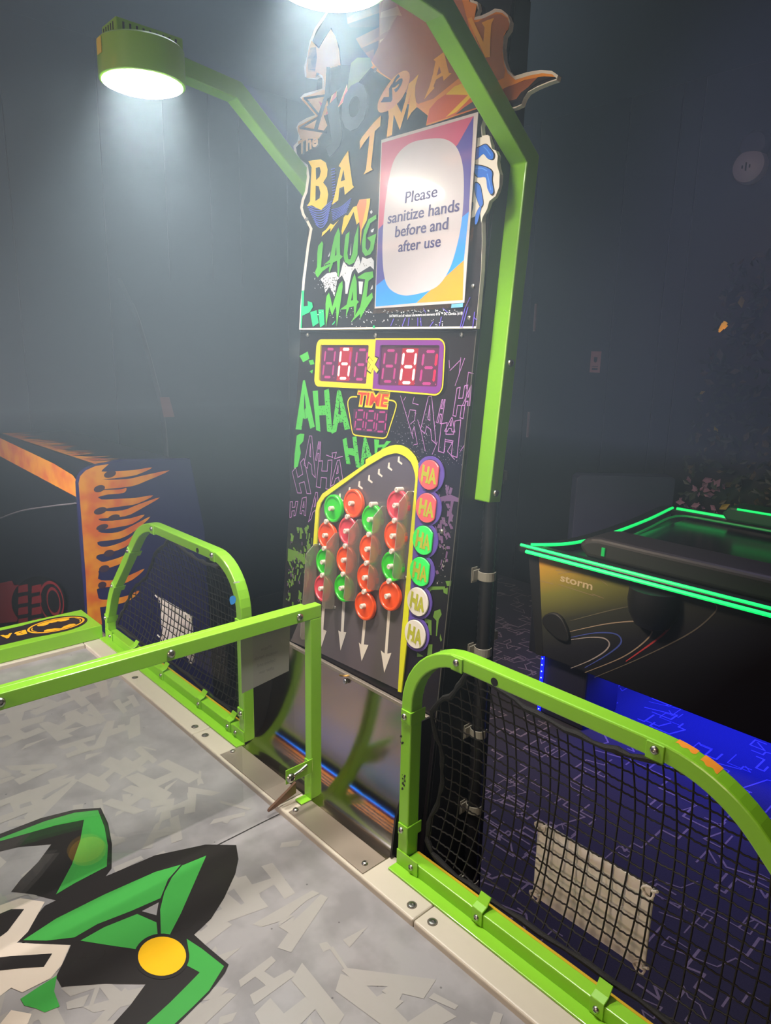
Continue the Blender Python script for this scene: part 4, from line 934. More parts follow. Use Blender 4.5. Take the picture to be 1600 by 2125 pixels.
# --- graffiti print on the tower face
M_gr = mat('graffiti_green', (70,170,60), 0.3, spec=0.3); M_gr2 = mat('graffiti_dull_green', (92,126,48), 0.25); M_lil = mat('graffiti_lilac', (152,104,160), 0.3, spec=0.3); M_lil2 = mat('graffiti_dim_lilac', (104,76,108), 0.25); M_teal = mat('graffiti_teal', (22,198,120), 0.25); M_wsp = mat('graffiti_white', (214,220,224), 0.25)
G4 = lambda *p: [(560+x*0.1875, 600+y*0.1875) for x, y in p]
G3 = lambda *p: [(590+x*0.16875, 860+y*0.16875) for x, y in p]
G5 = lambda *p: [(800+x*0.13174, 720+y*0.13174) for x, y in p]
GC_ = lambda *p: [(600+x*0.13175, 420+y*0.13175) for x, y in p]
rg = random.Random(17)
lo = []
for ch_, q in (('A', G4((285,1560),(505,1530),(415,1010),(345,1030))), ('H', G4((512,1570),(690,1585),(655,1110),(478,1130))), ('A', G4((680,1600),(890,1550),(825,1115),(700,1125))),
               ('H', G3((760,600),(935,660),(890,265),(715,305))), ('A', G3((935,650),(1090,560),(1035,280),(950,290))), ('H', G3((1115,480),(1205,440),(1320,330),(1110,305)))):
    lo += letter(ch_, q, 0.025, rg)
lo.append(G3((120,668),(168,640),(205,470),(190,380),(235,330),(248,240),(200,235),(155,260),(130,480)))
lo += [G4((330,740),(420,690),(440,770),(370,810)), G4((430,790),(480,780),(495,830),(450,840)), G4((440,910),(480,890),(470,935))]
prints('green_lettering', FACE, FX(lo), M_gr, tower, 0.0003)
def quads(n, x0, x1, y0, y1, a, b, rnd, lean=0.0):
    o = []
    for i in range(n):
        x, y = rnd.uniform(x0, x1), rnd.uniform(y0, y1); w_, h_ = rnd.uniform(*a), rnd.uniform(*b); t_ = rnd.uniform(-.35,.35)+lean
        P_ = [(-w_,-h_),(w_*rnd.uniform(.6,1),-h_*rnd.uniform(.7,1)),(w_,h_*rnd.uniform(.7,1)),(-w_*rnd.uniform(.3,1),h_)]
        o.append([(x+p*math.cos(t_)-q*math.sin(t_), y+p*math.sin(t_)+q*math.cos(t_)) for p, q in P_])
    return o
# worn black specks through the green letters
tag(prints('wear_speck', FACE, FX(quads(150, 664, 725, 815, 892, (0.3,1.1), (0.3,1.1), rg) + quads(110, 720, 770, 915, 968, (0.3,1.2), (0.3,1.3), rg) + quads(30, 612, 650, 865, 900, (0.3,1.0), (0.3,0.8), rg)), M_face, tower, 0.0006), kind='stuff')
lo = []
PXW = 0.0016
def OL(ch_, q, w_=PXW): return outline_letter(ch_, [F(*p) for p in q], w_)
for ch_, q in (('A', G3((245,620),(385,778),(368,268),(285,262))), ('H', G3((395,890),(565,925),(590,560),(425,575))), ('A', G3((570,885),(722,800),(715,550),(625,575))), ('H', G3((165,965),(330,975),(245,540),(100,705))),
               ('A', G3((195,1215),(265,1245),(330,1000),(170,1045))), ('A', G3((300,1320),(420,1190),(435,965),(365,955))), ('H', G3((70,1270),(140,1240),(170,1070),(75,1075))), ('H', G3((385,560),(440,575),(450,340),(425,335)))):
    lo += OL(ch_, q)
lo += stroke([F(*p) for p in G3((520,500),(600,530),(590,475),(645,465),(620,545),(720,515))], PXW)
tag(prints('lilac_outline_lettering', FACE, lo, M_lil, tower, 0.0004), kind='stuff')
lo = []
for ch_, q in (('A', G5((555,1300),(800,1530),(785,770),(625,790))), ('H', G5((1065,1080),(1225,1130),(1300,600),(1130,650))), ('H', G5((835,1640),(1130,1740),(1190,1150),(885,1210))), ('H', G5((810,1190),(885,1210),(945,830),(895,830))), ('A', G5((1215,925),(1330,925),(1360,600),(1345,610))), ('A', G5((935,1325),(1095,1340),(1065,1100),(1030,1130)))):
    lo += OL(ch_, q, 0.0015)
for p in (((240,770),(440,1440)),((320,790),(290,840)),((480,1000),(390,990),(360,1110)),((480,1010),(460,1160),(400,1210)),((510,1150),(560,1310),(630,1640)),((455,1260),(505,1530),(450,1540)),((420,1390),(455,1250)),((455,790),(430,885),(520,910)),((1005,210),(1010,330)),((1020,370),(1190,200)),((1190,170),(1165,420),(1100,610)),((1250,180),(1165,420)),((1310,400),(1385,420)),((1310,400),(1275,660)),((820,1500),(740,1690)),((945,1450),(935,1650)),((945,1460),(1070,1480),(980,1640),(1090,1770)),((1185,1640),(1250,1540))):
    lo += stroke([F(*q) for q in G5(*p)], 0.0013)
tag(prints('lilac_line_lettering', FACE, lo, M_lil, tower, 0.0004), kind='stuff')
tag(prints('splatter', FACE, FX(quads(170, 812, 905, 855, 950, (0.25,1.2), (0.25,1.0), rg) + quads(60, 905, 962, 925, 965, (0.25,0.9), (0.25,0.9), rg)), mat('splatter_grey', (120,116,130), 0.3), tower, 0.0003), kind='stuff')
def clipx(l, f): return [q for q in l if f(sum(p[0] for p in q)/4, sum(p[1] for p in q)/4)]
lft = lambda x, y: x > 604-(y-1037)*0.058+3 and x < 652-(max(0, y-1133))*0.12
tag(prints('green_shards', FACE, FX(clipx(quads(46, 592, 655, 1090, 1160, (0.8,3.2), (2.0,8), rg) + quads(60, 590, 645, 1150, 1270, (0.6,2.6), (1.5,8), rg), lft) + [[(598,1138),(622,1146),(640,1166),(632,1170),(612,1155),(606,1165),(597,1164)]]), M_gr2, tower, 0.0003), kind='stuff')
tag(prints('grey_shards', FACE, FX(clipx(quads(40, 590, 648, 1120, 1270, (0.4,1.2), (1.0,4.5), rg), lft)), M_lil2, tower, 0.0005), kind='stuff')
rgt = lambda x, y: x < 950-(y-1000)*0.105-2 and x > 908-(y-985)*0.085
tag(prints('lilac_shards', FACE, FX(clipx(quads(60, 905, 950, 1010, 1190, (1.0,4.2), (2.5,9), rg), rgt) + [[(912,1032),(935,1026),(953,1034),(951,1042),(942,1040),(933,1088),(930,1086),(936,1040),(914,1040)]]), M_lil2, tower, 0.0003), kind='stuff')
tag(prints('white_specks', FACE, FX(clipx(quads(50, 905, 945, 1080, 1210, (0.4,1.6), (0.4,2.6), rg), rgt)), mat('dim_white_print', (124,118,112), 0.3), tower, 0.0005), kind='stuff')
tag(prints('green_drips', FACE, FX([[(888,1217),(924,1217),(924,1223),(896,1224),(890,1230)],[(925,1206),(937,1205),(936,1216),(928,1216)],[(920,1222),(930,1219),(929,1234),(921,1230)],[(902,1268),(914,1264),(917,1275),(911,1286),(907,1320),(905,1320),(906,1288),(899,1280)],[(882,1283),(896,1287),(896,1318),(888,1317),(889,1294),(882,1292)],[(889,1337),(898,1337),(897,1358),(887,1360)],[(866,1354),(880,1362),(866,1363)],[(914,1348),(924,1348),(923,1356),(913,1356)],[(914,1315),(918,1328),(915,1332),(913,1324)]]), M_gr2, tower, 0.0005), kind='stuff')
# screws on the face and side
for q in ((639,695.5),(780,696),(958.5,695),(917,1103)): a = F(*q); screw(tower, FACE(a[0], a[1], 0.0002), FACE.n, 0.0040)
prints('seam_line', FACE, [[F(623,691),F(990,689),F(990,687),F(623,689)]], M_dark, tower, 0.0005)
# conduit with grey clips down the right side
M_clip = mat('clip_grey', (150,146,132), 0.45)
cd = empty('cable_conduit', 'black corrugated cable conduit held by grey clips on the tower side', 'conduit', (0.240, 0.20, FLOOR_Z))
pts = []; rad = []
z = FLOOR_Z+0.02; k = 0
while z < 0.60: pts.append((0.2405, 0.2000, z)); rad.append(0.0125 if k % 2 else 0.0112); z += 0.0060; k += 1
build('corrugated_tube', MB().pipe(pts, rad, 12), mat('conduit_black', (24,22,25), 0.42), cd)
for z in (0.4545, 0.322, 0.172, 0.025, -0.13):
    mb = MB(); mb.box(0.2269, 0.2285, 0.176, 0.190, z-0.012, z+0.014)
    arcp_ = [(0.2405+0.0150*math.cos(a), 0.2000+0.0150*math.sin(a)) for a in [math.radians(200+q*17.5) for q in range(12)]]
    FRc = Frame((0,0,z-0.0075), (1,0,0), (0,1,0), (0,0,1))
    inner_ = [(0.2405+0.0135*math.cos(a), 0.2000+0.0135*math.sin(a)) for a in [math.radians(200+q*17.5) for q in range(12)]]
    mb.prism(FRc, arcp_ + inner_[::-1], 0, 0.015); mb.box(0.2269, 0.2300, 0.178, 0.196, z-0.009, z+0.009)
    build('clip', mb, M_clip, cd, bevel=0.0005, seg=1)
for y, z in ((0.2480,1.0288),(0.2480,0.80),(0.2480,0.612),(0.2480,0.330),(0.2480,0.952)):
    mb = MB(); mb.box(0.2130, 0.2262, 0.2476, 0.2492, z-0.013, z+0.013); mb.box(0.2150, 0.2262, 0.2492, 0.2580, z-0.008, z+0.008)
    build('rear_clip', mb, M_clip, tower, bevel=0.0008, seg=1)

# ================================================================== TARGET DISCS
M_d = {'green': mat('disc_green', (48,190,34), 0.35, emit=0.04), 'orange': mat('disc_orange', (228,78,20), 0.35, emit=0.04), 'pink': mat('disc_pink', (206,64,76), 0.35, emit=0.04)}
DC = (('green','orange','green','pink'), ('orange','pink','orange','green'), ('green','orange','orange','orange'), ('pink','orange','green','orange'))
lname = ('leftmost', 'second from left', 'second from right', 'rightmost'); kname = ('top', 'second from top', 'second from bottom', 'bottom')
proto = None
for c in range(4):
    for k in range(4):
        u = LX[c] + (0.0125 if (c, k) == (0, 0) else 0.008 if (c, k) == (1, 0) else 0.0); p = FACE(u, vof(LZ[c][k]), 0.0022); cn = DC[c][k]
        lab = '%s disc at the %s of the %s lane' % (cn, kname[k], lname[c]) if k in (0, 3) else '%s disc, %s in the %s lane' % (cn, kname[k], lname[c])
        if proto is None:
            proto = empty('target_disc', lab, 'disc', p, 'round target discs in the tower lanes')
            body_d = build('puck', MB().lathe(p, FACE.n, [(0.0245,0),(0.0260,0.0015),(0.0260,0.0070),(0.0248,0.0084),(0.0222,0.0086),(0.0212,0.0070),(0.0205,0.0066),(0,0.0066)], 44), M_d[cn], proto, sharp=20)
            pin_d = build('centre_pin', MB().lathe(p+FACE.n*0.0066, FACE.n, [(0.0046,0),(0.0046,0.0078),(0.0040,0.0088),(0.0012,0.0088),(0.0010,0.0082),(0,0.0082)], 20), M_peg, proto, sharp=22)
            meshes = {cn: body_d.data}
        else:
            r = proto.copy(); COL.objects.link(r); r.location = p; r['label'] = lab
            d = body_d.copy(); COL.objects.link(d); d.parent = r
            if cn not in meshes: meshes[cn] = body_d.data.copy(); meshes[cn].materials[0] = M_d[cn]
            d.data = meshes[cn]
            e = pin_d.copy(); COL.objects.link(e); e.parent = r

# ================================================================== MARQUEE BOARD
mq = empty('marquee_board', 'cut out black and orange lettered board topping the tower', 'sign board', FACE(0, vof(0.845), 0.0012))
MO = 0.0100
def Q(*pts): return [F(p[0], p[1], MO) for p in pts]
out = [(624,684.5),(626,640),(631,580),(640,510),(646,476),(639,462),(630,447),(626,432),(629,415),(636,398),(640,368),(637,346),(622,334),(614,322),(612,304),(620,296),(623,282),(618,266),(623,256),(640,246),(657,240),
       (640,220),(626,204),(634,196),(655,190),(672,185),(672,164),(664,158),(654,163),(636,161),(634,140),(640,118),(645,88),(656,60),(680,26),(700,-50),(750,-140),(850,-165),(930,-110),(970,-40),(980,2),(994,6),(996,20),(988,38),
       (1003,34),(1020,26),(1030,20),(1044,22),(1056,32),(1062,46),(1060,62),(1050,76),(1047,100),(1049,125),(1056,146),(1070,160),(1096,152),(1125,147),(1148,149),(1161,158),(1158,168),(1140,174),(1116,184),(1098,194),(1090,206),(1085,220),(1072,226),(1050,232),
       (1010,238),(1002,262),(1004,283),(1016,281.6),(1022,300),(1022,310.6),(1031,313),(1035,322),(1034,334),(1036,348),(1040,362),(1039,380),(1035,396),(1028,409),(1018,418),(1012.5,434),(1006,444),(1003.5,456),(1004,500),(1002,560),(996,625),(991,682)]
ol = [F(p[0], p[1], 0.006) for p in out]
M_edge = mat('board_edge_cream', (226,220,206), 0.5)
build('board', MB().prism(FACE, ol, 0.0012, 0.0095), M_edge, mq)
cx = sum(p[0] for p in ol)/len(ol)
# black printed face, a little inside the cream edge
def inset(loop, d):
    n = len(loop); a2 = sum(loop[i][0]*loop[(i+1)%n][1]-loop[(i+1)%n][0]*loop[i][1] for i in range(n)); sg = 1 if a2 > 0 else -1; o = []
    for i in range(n):
        a, b, c = Vector(loop[i-1]), Vector(loop[i]), Vector(loop[(i+1)%n]); d0 = (b-a).normalized(); d1 = (c-b).normalized(); m = d0+d1
        if m.length < 1e-3: o.append(tuple(b)); continue
        m.normalize(); nn = Vector((-m.y, m.x))*sg; o.append(tuple(b + nn*d/max(0.5, m.dot(d0))))
    return o
oq = [F(p[0], p[1], 0.0096) for p in out]
prints('black_face', FACE, [inset(oq, 0.0035)], mat('marquee_black', (32,30,36), 0.25), mq, 0.0097)
M_or = mat('marquee_orange', (238,152,50), 0.3); M_tan = mat('marquee_tan', (222,176,118), 0.3); M_br = mat('marquee_brown', (180,116,68), 0.3); M_my = mat('marquee_yellow', (244,204,34), 0.3); M_ind = mat('marquee_indigo', (74,84,190), 0.3); M_rd = mat('marquee_rust', (220,104,50), 0.3); M_sl = mat('marquee_slate', (66,70,78), 0.3); M_pk = mat('marquee_pink', (214,112,104), 0.3); M_olv = mat('marquee_olive', (112,128,74), 0.3)
def mp(name, loops, m, lay):
    if len(loops) <= 8:
        for l in loops: prints(name, FACE, [Q(*l)], m, mq, 0.0100+lay*0.0003)
    else: tag(prints(name, FACE, [Q(*l) for l in loops], m, mq, 0.0100+lay*0.0003), kind='stuff')
R1 = lambda *p: [(560+x*0.4, y*0.4) for x, y in p]
CA = lambda *p: [(600+x*0.1875, y*0.1875) for x, y in p]
CB = lambda *p: [(860+x*0.2, y*0.2) for x, y in p]
mp('orange_field', [[(706,-40),(752,-130),(850,-155),(926,-104),(964,-36),(975,4),(990,9),(984,42),(1004,38),(1030,25),(1043,27),(1055,38),(1055,58),(1044,78),(1043,105),(1046,130),(1054,152),(1070,166),(1098,157),(1125,152),(1146,154),(1152,160),(1120,160),(1090,166),(1060,178),(1035,190),(1004,210),(990,226),(884,262),(888,240),(868,224),(845,215),(850,190),(800,160),(770,140),(748,112),(726,80),(700,30)]], M_or, 1)
mp('brown_lobe', [CB((600,240),(660,230),(720,190),(830,150),(900,148),(965,190),(990,250),(975,310),(930,350),(925,440),(915,560),(925,660),(945,740),(930,810),(870,838),(820,820),(740,620),(640,400)), [(712,-20),(760,-110),(850,-135),(915,-90),(950,-30),(962,10),(975,60),(1000,130),(950,165),(900,205),(868,216),(820,170),(790,150),(750,100),(722,50)]], M_br, 2)
mp('wing_underside', [CB((870,952),(960,905),(1060,868),(1170,828),(1285,803),(1240,850),(1180,910),(1110,960),(1075,1010),(1060,1030),(930,1062))], mat('marquee_dark_brown', (150,84,48), 0.3), 2)
mp('wing_shadow', [CB((1285,803),(1350,795),(1450,800),(1380,820),(1300,850),(1220,900),(1150,970),(1118,1040),(1060,1066),(980,1110),(940,1080),(1060,1032),(1110,962),(1180,910))], MATS['marquee_black'], 3)
mp('rust_patch', [CB((160,1135),(240,1040),(340,972),(430,930),(500,960),(620,1008),(650,1130),(130,1290))], M_rd, 3)
mp('yellow_streak', [CB((330,985),(420,900),(545,850),(590,930),(610,990),(540,1065),(440,1165),(330,1220),(300,1250),(430,1120),(560,990),(440,985))], M_my, 4)
mp('dark_streak', [CB((640,1040),(650,1120),(430,1192),(520,1120))], M_sl, 5)
mp('tan_leaf', [CA((465,325),(520,410),(556,560),(570,725),(440,760),(420,880),(400,1000),(392,900),(372,840),(310,800),(292,860),(195,862),(190,760),(215,560),(250,450),(330,545),(395,430)), CA((1040,0),(1180,10),(1250,180),(1200,170),(1080,400),(1005,480),(1010,200))], M_tan, 2)
mp('slate_shape', [CA((210,800),(205,650),(240,530),(300,520),(310,640),(290,800)), CA((430,150),(560,-40),(760,-60),(1000,-20),(1000,300),(990,520),(900,700),(720,720),(580,720),(560,520),(470,310),(330,520),(260,450))], M_sl, 2)
mp('olive_patch', [CA((690,700),(760,640),(900,640),(930,730),(840,830),(700,1000),(650,1040),(660,900))], M_olv, 3)
mp('burst', [CA((395,990),(150,1080),(145,1110),(310,1285),(100,1395),(98,1450),(130,1540),(330,1535),(425,1390),(385,1280),(510,1230),(655,1075),(645,930),(545,1190),(525,1180),(530,1000),(490,995),(440,1180))], M_tan, 2)
mp('burst_pink', [CA((440,1200),(490,1060),(525,1000),(530,1190),(400,1280)), CA((640,960),(660,1070),(540,1190),(600,1080)), CA((330,1120),(390,1160),(380,1240))], M_pk, 3)
mp('burst_line', stroke(CA((175,1092),(400,1060)), 5)+stroke(CA((185,1095),(345,1290)), 5)+stroke(CA((345,1290),(130,1418)), 5)+stroke(CA((130,1418),(400,1462)), 5)+stroke(CA((440,760),(420,1060),(340,1300),(300,1440)), 8)+stroke(CA((560,740),(560,960),(440,1070)), 7), MATS['marquee_black'], 4)
# dark round lettering behind, the small word and the oval
def big(name, s, px, w_px, h_px, m, lay, bold=0.05, rot=0.0, shear=0.0):
    mb = MB(); c = F(px[0], px[1], MO); a = F(px[0]-w_px/2, px[1], MO); b = F(px[0]+w_px/2, px[1], MO); t_ = F(px[0], px[1]-h_px/2, MO); d = F(px[0], px[1]+h_px/2, MO)
    text_into(mb, FACE, s, c, t_[1]-d[1], 0.0100+lay*0.0003, bold, wfit=b[0]-a[0], rot=rot, shear=shear); return build(name, mb, m, mq, fix=False)
big('dark_letter', 'J', (690,266), 34, 74, M_sl, 4, 0.07, 0.35); big('dark_letter', 'O', (736,222), 52, 84, M_sl, 4, 0.07, 0.35)
big('word_the', 'The', (640,298), 40, 30, M_tan, 4, 0.03, 0.12); 
mp('oval_badge', [smooth(CA((985,1200),(1000,1110),(1090,950),(1190,835),(1285,785),(1335,815),(1335,900),(1260,1080),(1140,1205),(1040,1248),(1000,1240)), True, 4)], mat('marquee_peach', (240,176,92), 0.3), 4)
big('oval_lettering', 'VS', (815,191), 44, 26, M_sl, 5, 0.05, 0.75)
# the big yellow-orange serif letters, with indigo shading lines under the first two
sh = []
for i in range(9):
    y = 425+i*5.0; sh += ribbon(smooth([(637+i*2.4,y),(655+i*1.2,y+7),(672,y+5),(690-i*1.2,y-8)], False, 4), 2.2)
for i in range(7):
    y = 436+i*2; sh += ribbon(smooth([(688+i*0.6,y+i*1.6),(708,y-6+i),(730-i*1.5,y-24+i*2.6)], False, 4), 1.8)
for i in range(14): sh += ribbon([(688+i*0.3,352+i*5.5),(696+i*0.1,350+i*5.5)], 1.8)
mp('indigo_line', sh, M_ind, 3)
Bb = R1((203,838),(225,832),(268,828),(294,845),(303,880),(300,915),(280,948),(300,975),(306,1010),(298,1060),(270,1090),(245,1080),(222,1066),(196,1070),(212,1045),(215,960),(220,870))
BA = R1((410,782),(414,830),(424,900),(432,960),(440,972),(392,1012),(388,968),(364,978),(358,1040),(325,1064),(338,1020),(358,930),(372,872),(360,862),(386,818))
BTt = R1((470,735),(482,712),(540,640),(580,600),(576,655),(548,682),(528,868),(536,882),(490,906),(502,880),(522,702),(492,742),(470,776))
BM = CA((1105,1225),(1150,1200),(1200,1155),(1250,1255),(1290,1120),(1330,930),(1380,890),(1440,825),(1405,950),(1400,1050),(1420,1190),(1360,1250),(1312,1335),(1350,1050),(1290,1250),(1232,1442),(1165,1270),(1145,1500),(1085,1532),(1110,1300))
BA2 = CB((335,500),(320,570),(345,680),(365,760),(392,765),(310,842),(300,790),(232,830),(205,900),(216,916),(108,1034),(160,910),(200,770),(225,642),(205,622),(300,552))
BN = CB((705,240),(760,215),(835,190),(805,255),(795,400),(790,595),(742,602),(650,400),(560,200),(600,180),(722,440),(735,290))
mp('serif_letter', [Bb], M_my, 5); mp('serif_letter', [BA], M_my, 5); mp('serif_letter', [BTt], mat('marquee_amber', (246,190,58), 0.3), 5); mp('serif_letter', [BM], MATS['marquee_amber'], 5); mp('serif_letter', [BA2], mat('marquee_gold', (248,182,58), 0.3), 5); mp('serif_letter', [BN], MATS['marquee_gold'], 5)
mp('letter_counter', [R1((242,872),(262,868),(268,890),(262,918),(244,936)), R1((242,965),(258,968),(266,1000),(262,1030),(240,1044)), R1((386,882),(393,936),(372,942))], MATS['marquee_black'], 6)
mp('letter_counter', [CB((265,690),(285,760),(240,790))], M_br, 6)
# bolts of yellow, green brush words, white splash
mp('yellow_bolt', [GC_((520,540),(530,475),(590,430),(660,335),(705,358),(792,280),(730,358),(656,468),(660,405),(592,472)), GC_((840,512),(833,455),(868,240),(893,205),(935,205),(1020,75),(1090,52),(1112,-40),(1285,-60),(1280,20),(1230,285),(1150,440),(1132,690),(1124,300),(1072,352),(1024,150),(925,355))], M_my, 4)
mp('orange_bolt', [GC_((1075,58),(1118,-40),(1230,-50),(1228,40),(1180,260),(1136,480),(1112,295))], mat('bolt_orange', (232,140,60), 0.3), 5)
splash = GC_((862,925),(930,1010),(1010,1020),(1098,835),(1134,965),(1158,862),(1235,892),(1300,868),(1340,920),(1342,1060),(1282,1005),(1095,1120),(1046,1035),(995,1100),(962,1250),(925,1440),(892,1440),(888,1258),(838,1150),(765,1225),(722,1482),(640,1335),(575,1420),(548,1285),(500,1212),(600,1120),(740,1095),(798,1170),(828,1060))
mp('white_splash', [splash, GC_((1100,1245),(1170,1250),(1150,1450),(1110,1440)), GC_((1285,1380),(1320,1300),(1322,1360)), GC_((960,830),(985,640),(975,840)), GC_((615,860),(655,770),(640,850))], M_wsp, 3)
sp = quads(130, 668, 706, 575, 612, (0.5,1.1), (0.5,1.1), rg) + quads(30, 705, 775, 535, 590, (0.5,1.1), (0.5,1.2), rg)
mp('splash_hole', sp, MATS['marquee_black'], 4)
sw = quads(60, 740, 960, 643, 650, (0.4,1.6), (0.4,1.4), rg) + quads(40, 730, 930, 662, 680, (0.4,1.4), (0.4,1.2), rg) + quads(24, 645, 700, 540, 600, (0.4,1.1), (0.4,1.1), rg) + quads(26, 660, 780, 640, 660, (0.4,1.2), (0.4,1.2), rg) + [GC_((1280,150),(1310,120),(1325,155),(1300,190)), GC_((1295,440),(1350,410),(1330,470),(1300,475))]
mp('white_fleck', sw, M_wsp, 4)
M_brush = mat('brush_green', (84,182,52), 0.3)
brush = [GC_((530,612),(548,655),(532,800),(512,1030),(640,975),(705,985),(640,1015),(535,1090),(465,1185),(437,1160),(420,1098),(452,1020),(456,800),(470,690)),
 GC_((790,400),(815,500),(812,700),(815,825),(858,858),(816,900),(806,1060),(792,1180),(775,1150),(766,922),(705,950),(650,1112),(636,1080),(660,958),(560,985),(650,905),(690,700),(730,530)),
 GC_((965,460),(958,560),(930,800),(944,900),(975,902),(1010,800),(1040,560),(1106,345),(1100,600),(1090,822),(1040,950),(962,990),(890,940),(870,850),(890,600),(905,510)),
 GC_((1385,195),(1385,262),(1290,332),(1222,520),(1216,720),(1250,772),(1290,702),(1295,622),(1240,562),(1385,495),(1365,605),(1340,742),(1290,822),(1212,850),(1165,780),(1160,640),(1190,450),(1262,270)),
 GC_((640,1420),(668,1520),(692,1645),(750,1450),(800,1290),(852,1238),(856,1330),(818,1600),(802,1700),(760,1962),(754,1700),(745,1640),(690,1785),(645,1652),(620,1800),(590,1965),(585,1600),(602,1480)),
 GC_((1045,1120),(1076,1250),(1080,1540),(1112,1570),(1080,1602),(1062,1720),(1040,1845),(1030,1640),(962,1652),(905,1812),(915,1682),(810,1692),(920,1610),(960,1400),(1002,1230)),
 GC_((1090,1180),(1200,1110),(1330,1088),(1340,1180),(1262,1240),(1232,1500),(1320,1420),(1332,1500),(1205,1700),(1132,1835),(1130,1760),(985,1890),(1130,1650),(1182,1400),(1210,1212),(1100,1200))]
mp('brush_outline', [[(x+(1.3 if i % 2 else -1.3), y+(1.6 if i % 3 else -1.0)) for i, (x, y) in enumerate(l)] for l in brush], MATS['marquee_black'], 5)  # dark printed outline behind the brush letters
mp('brush_lettering', brush, M_brush, 6)
mp('letter_counter', [GC_((755,700),(760,830),(735,850)), GC_((1015,1400),(1020,1540),(990,1550))], MATS['marquee_black'], 7)
mp('teal_shards', [GC_((206,1390),(242,1385),(238,1640),(302,1630),(300,1555),(370,1580),(380,1650),(330,1730),(210,1790),(208,1980),(184,1980),(196,1650)), GC_((340,1730),(440,1700),(472,1900),(380,1960)), GC_((470,1690),(552,1690),(566,1922),(496,1972),(472,1780)), GC_((684,1920),(735,1860),(725,1900),(690,1935)), GC_((1322,1990),(1330,1940),(1355,1940),(1362,1992),(1348,1975))], M_teal, 4)
pu = []
for p in (((812,676),(818,662)),((836,676),(842,660)),((848,676),(850,660)),((868,676),(868,660)),((875,676),(874,660)),((893,678),(900,668)),((913,676),(917,658)),((956,680),(966,640)),((966,640),(976,618)),((960,680),(972,638)),((982,680),(986,648)),((986,660),(990,664)),((880,640),(884,648)),((920,640),(930,648))): pu += stroke(list(p), 1.6)
mp('violet_line', pu, mat('marquee_violet', (96,76,196), 0.3), 4)
mb = MB(); c = F(881,653.8,MO); a = F(806,655,MO); b = F(957,652,MO)
text_into(mb, FACE, 'BATMAN and all related characters and elements © & ™ DC Comics. (s18)', c, 0.0042, 0.0112, 0.02, wfit=b[0]-a[0]); build('fine_print', mb, M_wsp, mq, fix=False)
# blue fingertip shapes on the cream lobe at the right
H6 = lambda *p: [(900+x*0.1875, 200+y*0.1875) for x, y in p]
mp('cream_lobe', [H6((440,470),(620,438),(648,580),(690,602),(715,660),(705,760),(735,860),(730,1000),(690,1105),(620,1160),(595,1250),(550,1330),(528,1400),(520,1300),(400,1360),(420,800))], M_edge, 3)
fing = [smooth(H6((455,600),(520,560),(580,535),(620,570),(668,640),(655,700),(600,690),(555,640),(500,690),(450,690)), True, 3), smooth(H6((450,770),(540,775),(620,805),(655,850),(650,930),(668,1050),(640,1085),(600,1020),(580,900),(500,900),(455,830)), True, 3), smooth(H6((470,960),(520,990),(540,1080),(552,1190),(520,1220),(480,1120),(462,1040)), True, 3), smooth(H6((505,1240),(535,1215),(520,1290),(490,1400),(465,1415),(470,1320)), True, 3), smooth(H6((415,1200),(440,1180),(435,1250),(405,1320),(395,1290)), True, 3)]
mp('finger_outline', [[(x+(x-sum(q[0] for q in l)/len(l))*0.16, y+(y-sum(q[1] for q in l)/len(l))*0.10) for x, y in l] for l in fing], MATS['marquee_black'], 4)
mp('blue_finger', fing, mat('marquee_blue', (34,110,214), 0.3), 5)
mp('finger_shine', [ribbon(smooth(H6((560,560),(600,600),(640,660)), False, 4), 2.0)[i] for i in range(8)] + [ribbon(smooth(H6((600,860),(620,940),(640,1040)), False, 4), 2.0)[i] for i in range(8)] + [ribbon(smooth(H6((470,800),(540,800),(600,830)), False, 4), 2.0)[i] for i in range(8)], mat('marquee_light_blue', (90,160,240), 0.3), 6)
for q in ((637,455),(779,145),(982,594),(974,660)): a = F(q[0], q[1], MO); screw(mq, FACE(a[0], a[1], 0.0098), FACE.n, 0.0036)

# ================================================================== HAND NOTICE
sn = empty('hand_notice', 'laminated please sanitize hands notice fixed over the marquee board', 'notice', FACE(0.09, vof(0.88), 0.013))
SO = 0.0150
def S(*pts): return [F(p[0], p[1], SO) for p in pts]
build('laminate', MB().prism(FACE, S((786,287),(998,226),(971,636),(773,651)), 0.0128, 0.0136), clear_mat('laminate_film', (232,234,234), 0.0, 0.10), sn)
build('sheet', MB().prism(FACE, S((791,290),(992,232),(963,628),(777,640)), 0.0137, 0.0146), mat('notice_white', (200,192,188), 0.30, coat=0.6), sn)
RS = lambda *p: [(560+x*0.4, y*0.4) for x, y in p]
def sp_(name, l, col, lay): return prints(name, FACE, [S(*l)], mat(name+'_ink', col, 0.30, coat=0.6), sn, 0.0148+lay*0.0002)
sp_('magenta_band', RS((581,741),(1057,602),(975,748),(562,1190)), (196,82,116), 0)
sp_('purple_band', RS((1057,602),(1032,1098),(551,1482),(562,1190),(975,748)), (78,70,156), 0)
sp_('blue_band', RS((1032,1098),(1006,1350),(760,1571),(548,1591),(551,1482)), (40,150,244), 0)
sp_('orange_band', RS((1006,1350),(1000,1556),(760,1571)), (226,156,40), 0)
blob = smooth(RS((850,718),(925,728),(975,775),(1002,870),(1006,1000),(996,1140),(972,1270),(930,1400),(865,1488),(760,1526),(680,1530),(615,1490),(590,1410),(584,1280),(592,1120),(614,950),(650,820),(730,742)), True, 5)
sp_('pale_blob', blob, (198,192,196), 1)
M_tx = mat('notice_navy_ink', (50,42,110), 0.4)
mb = MB()
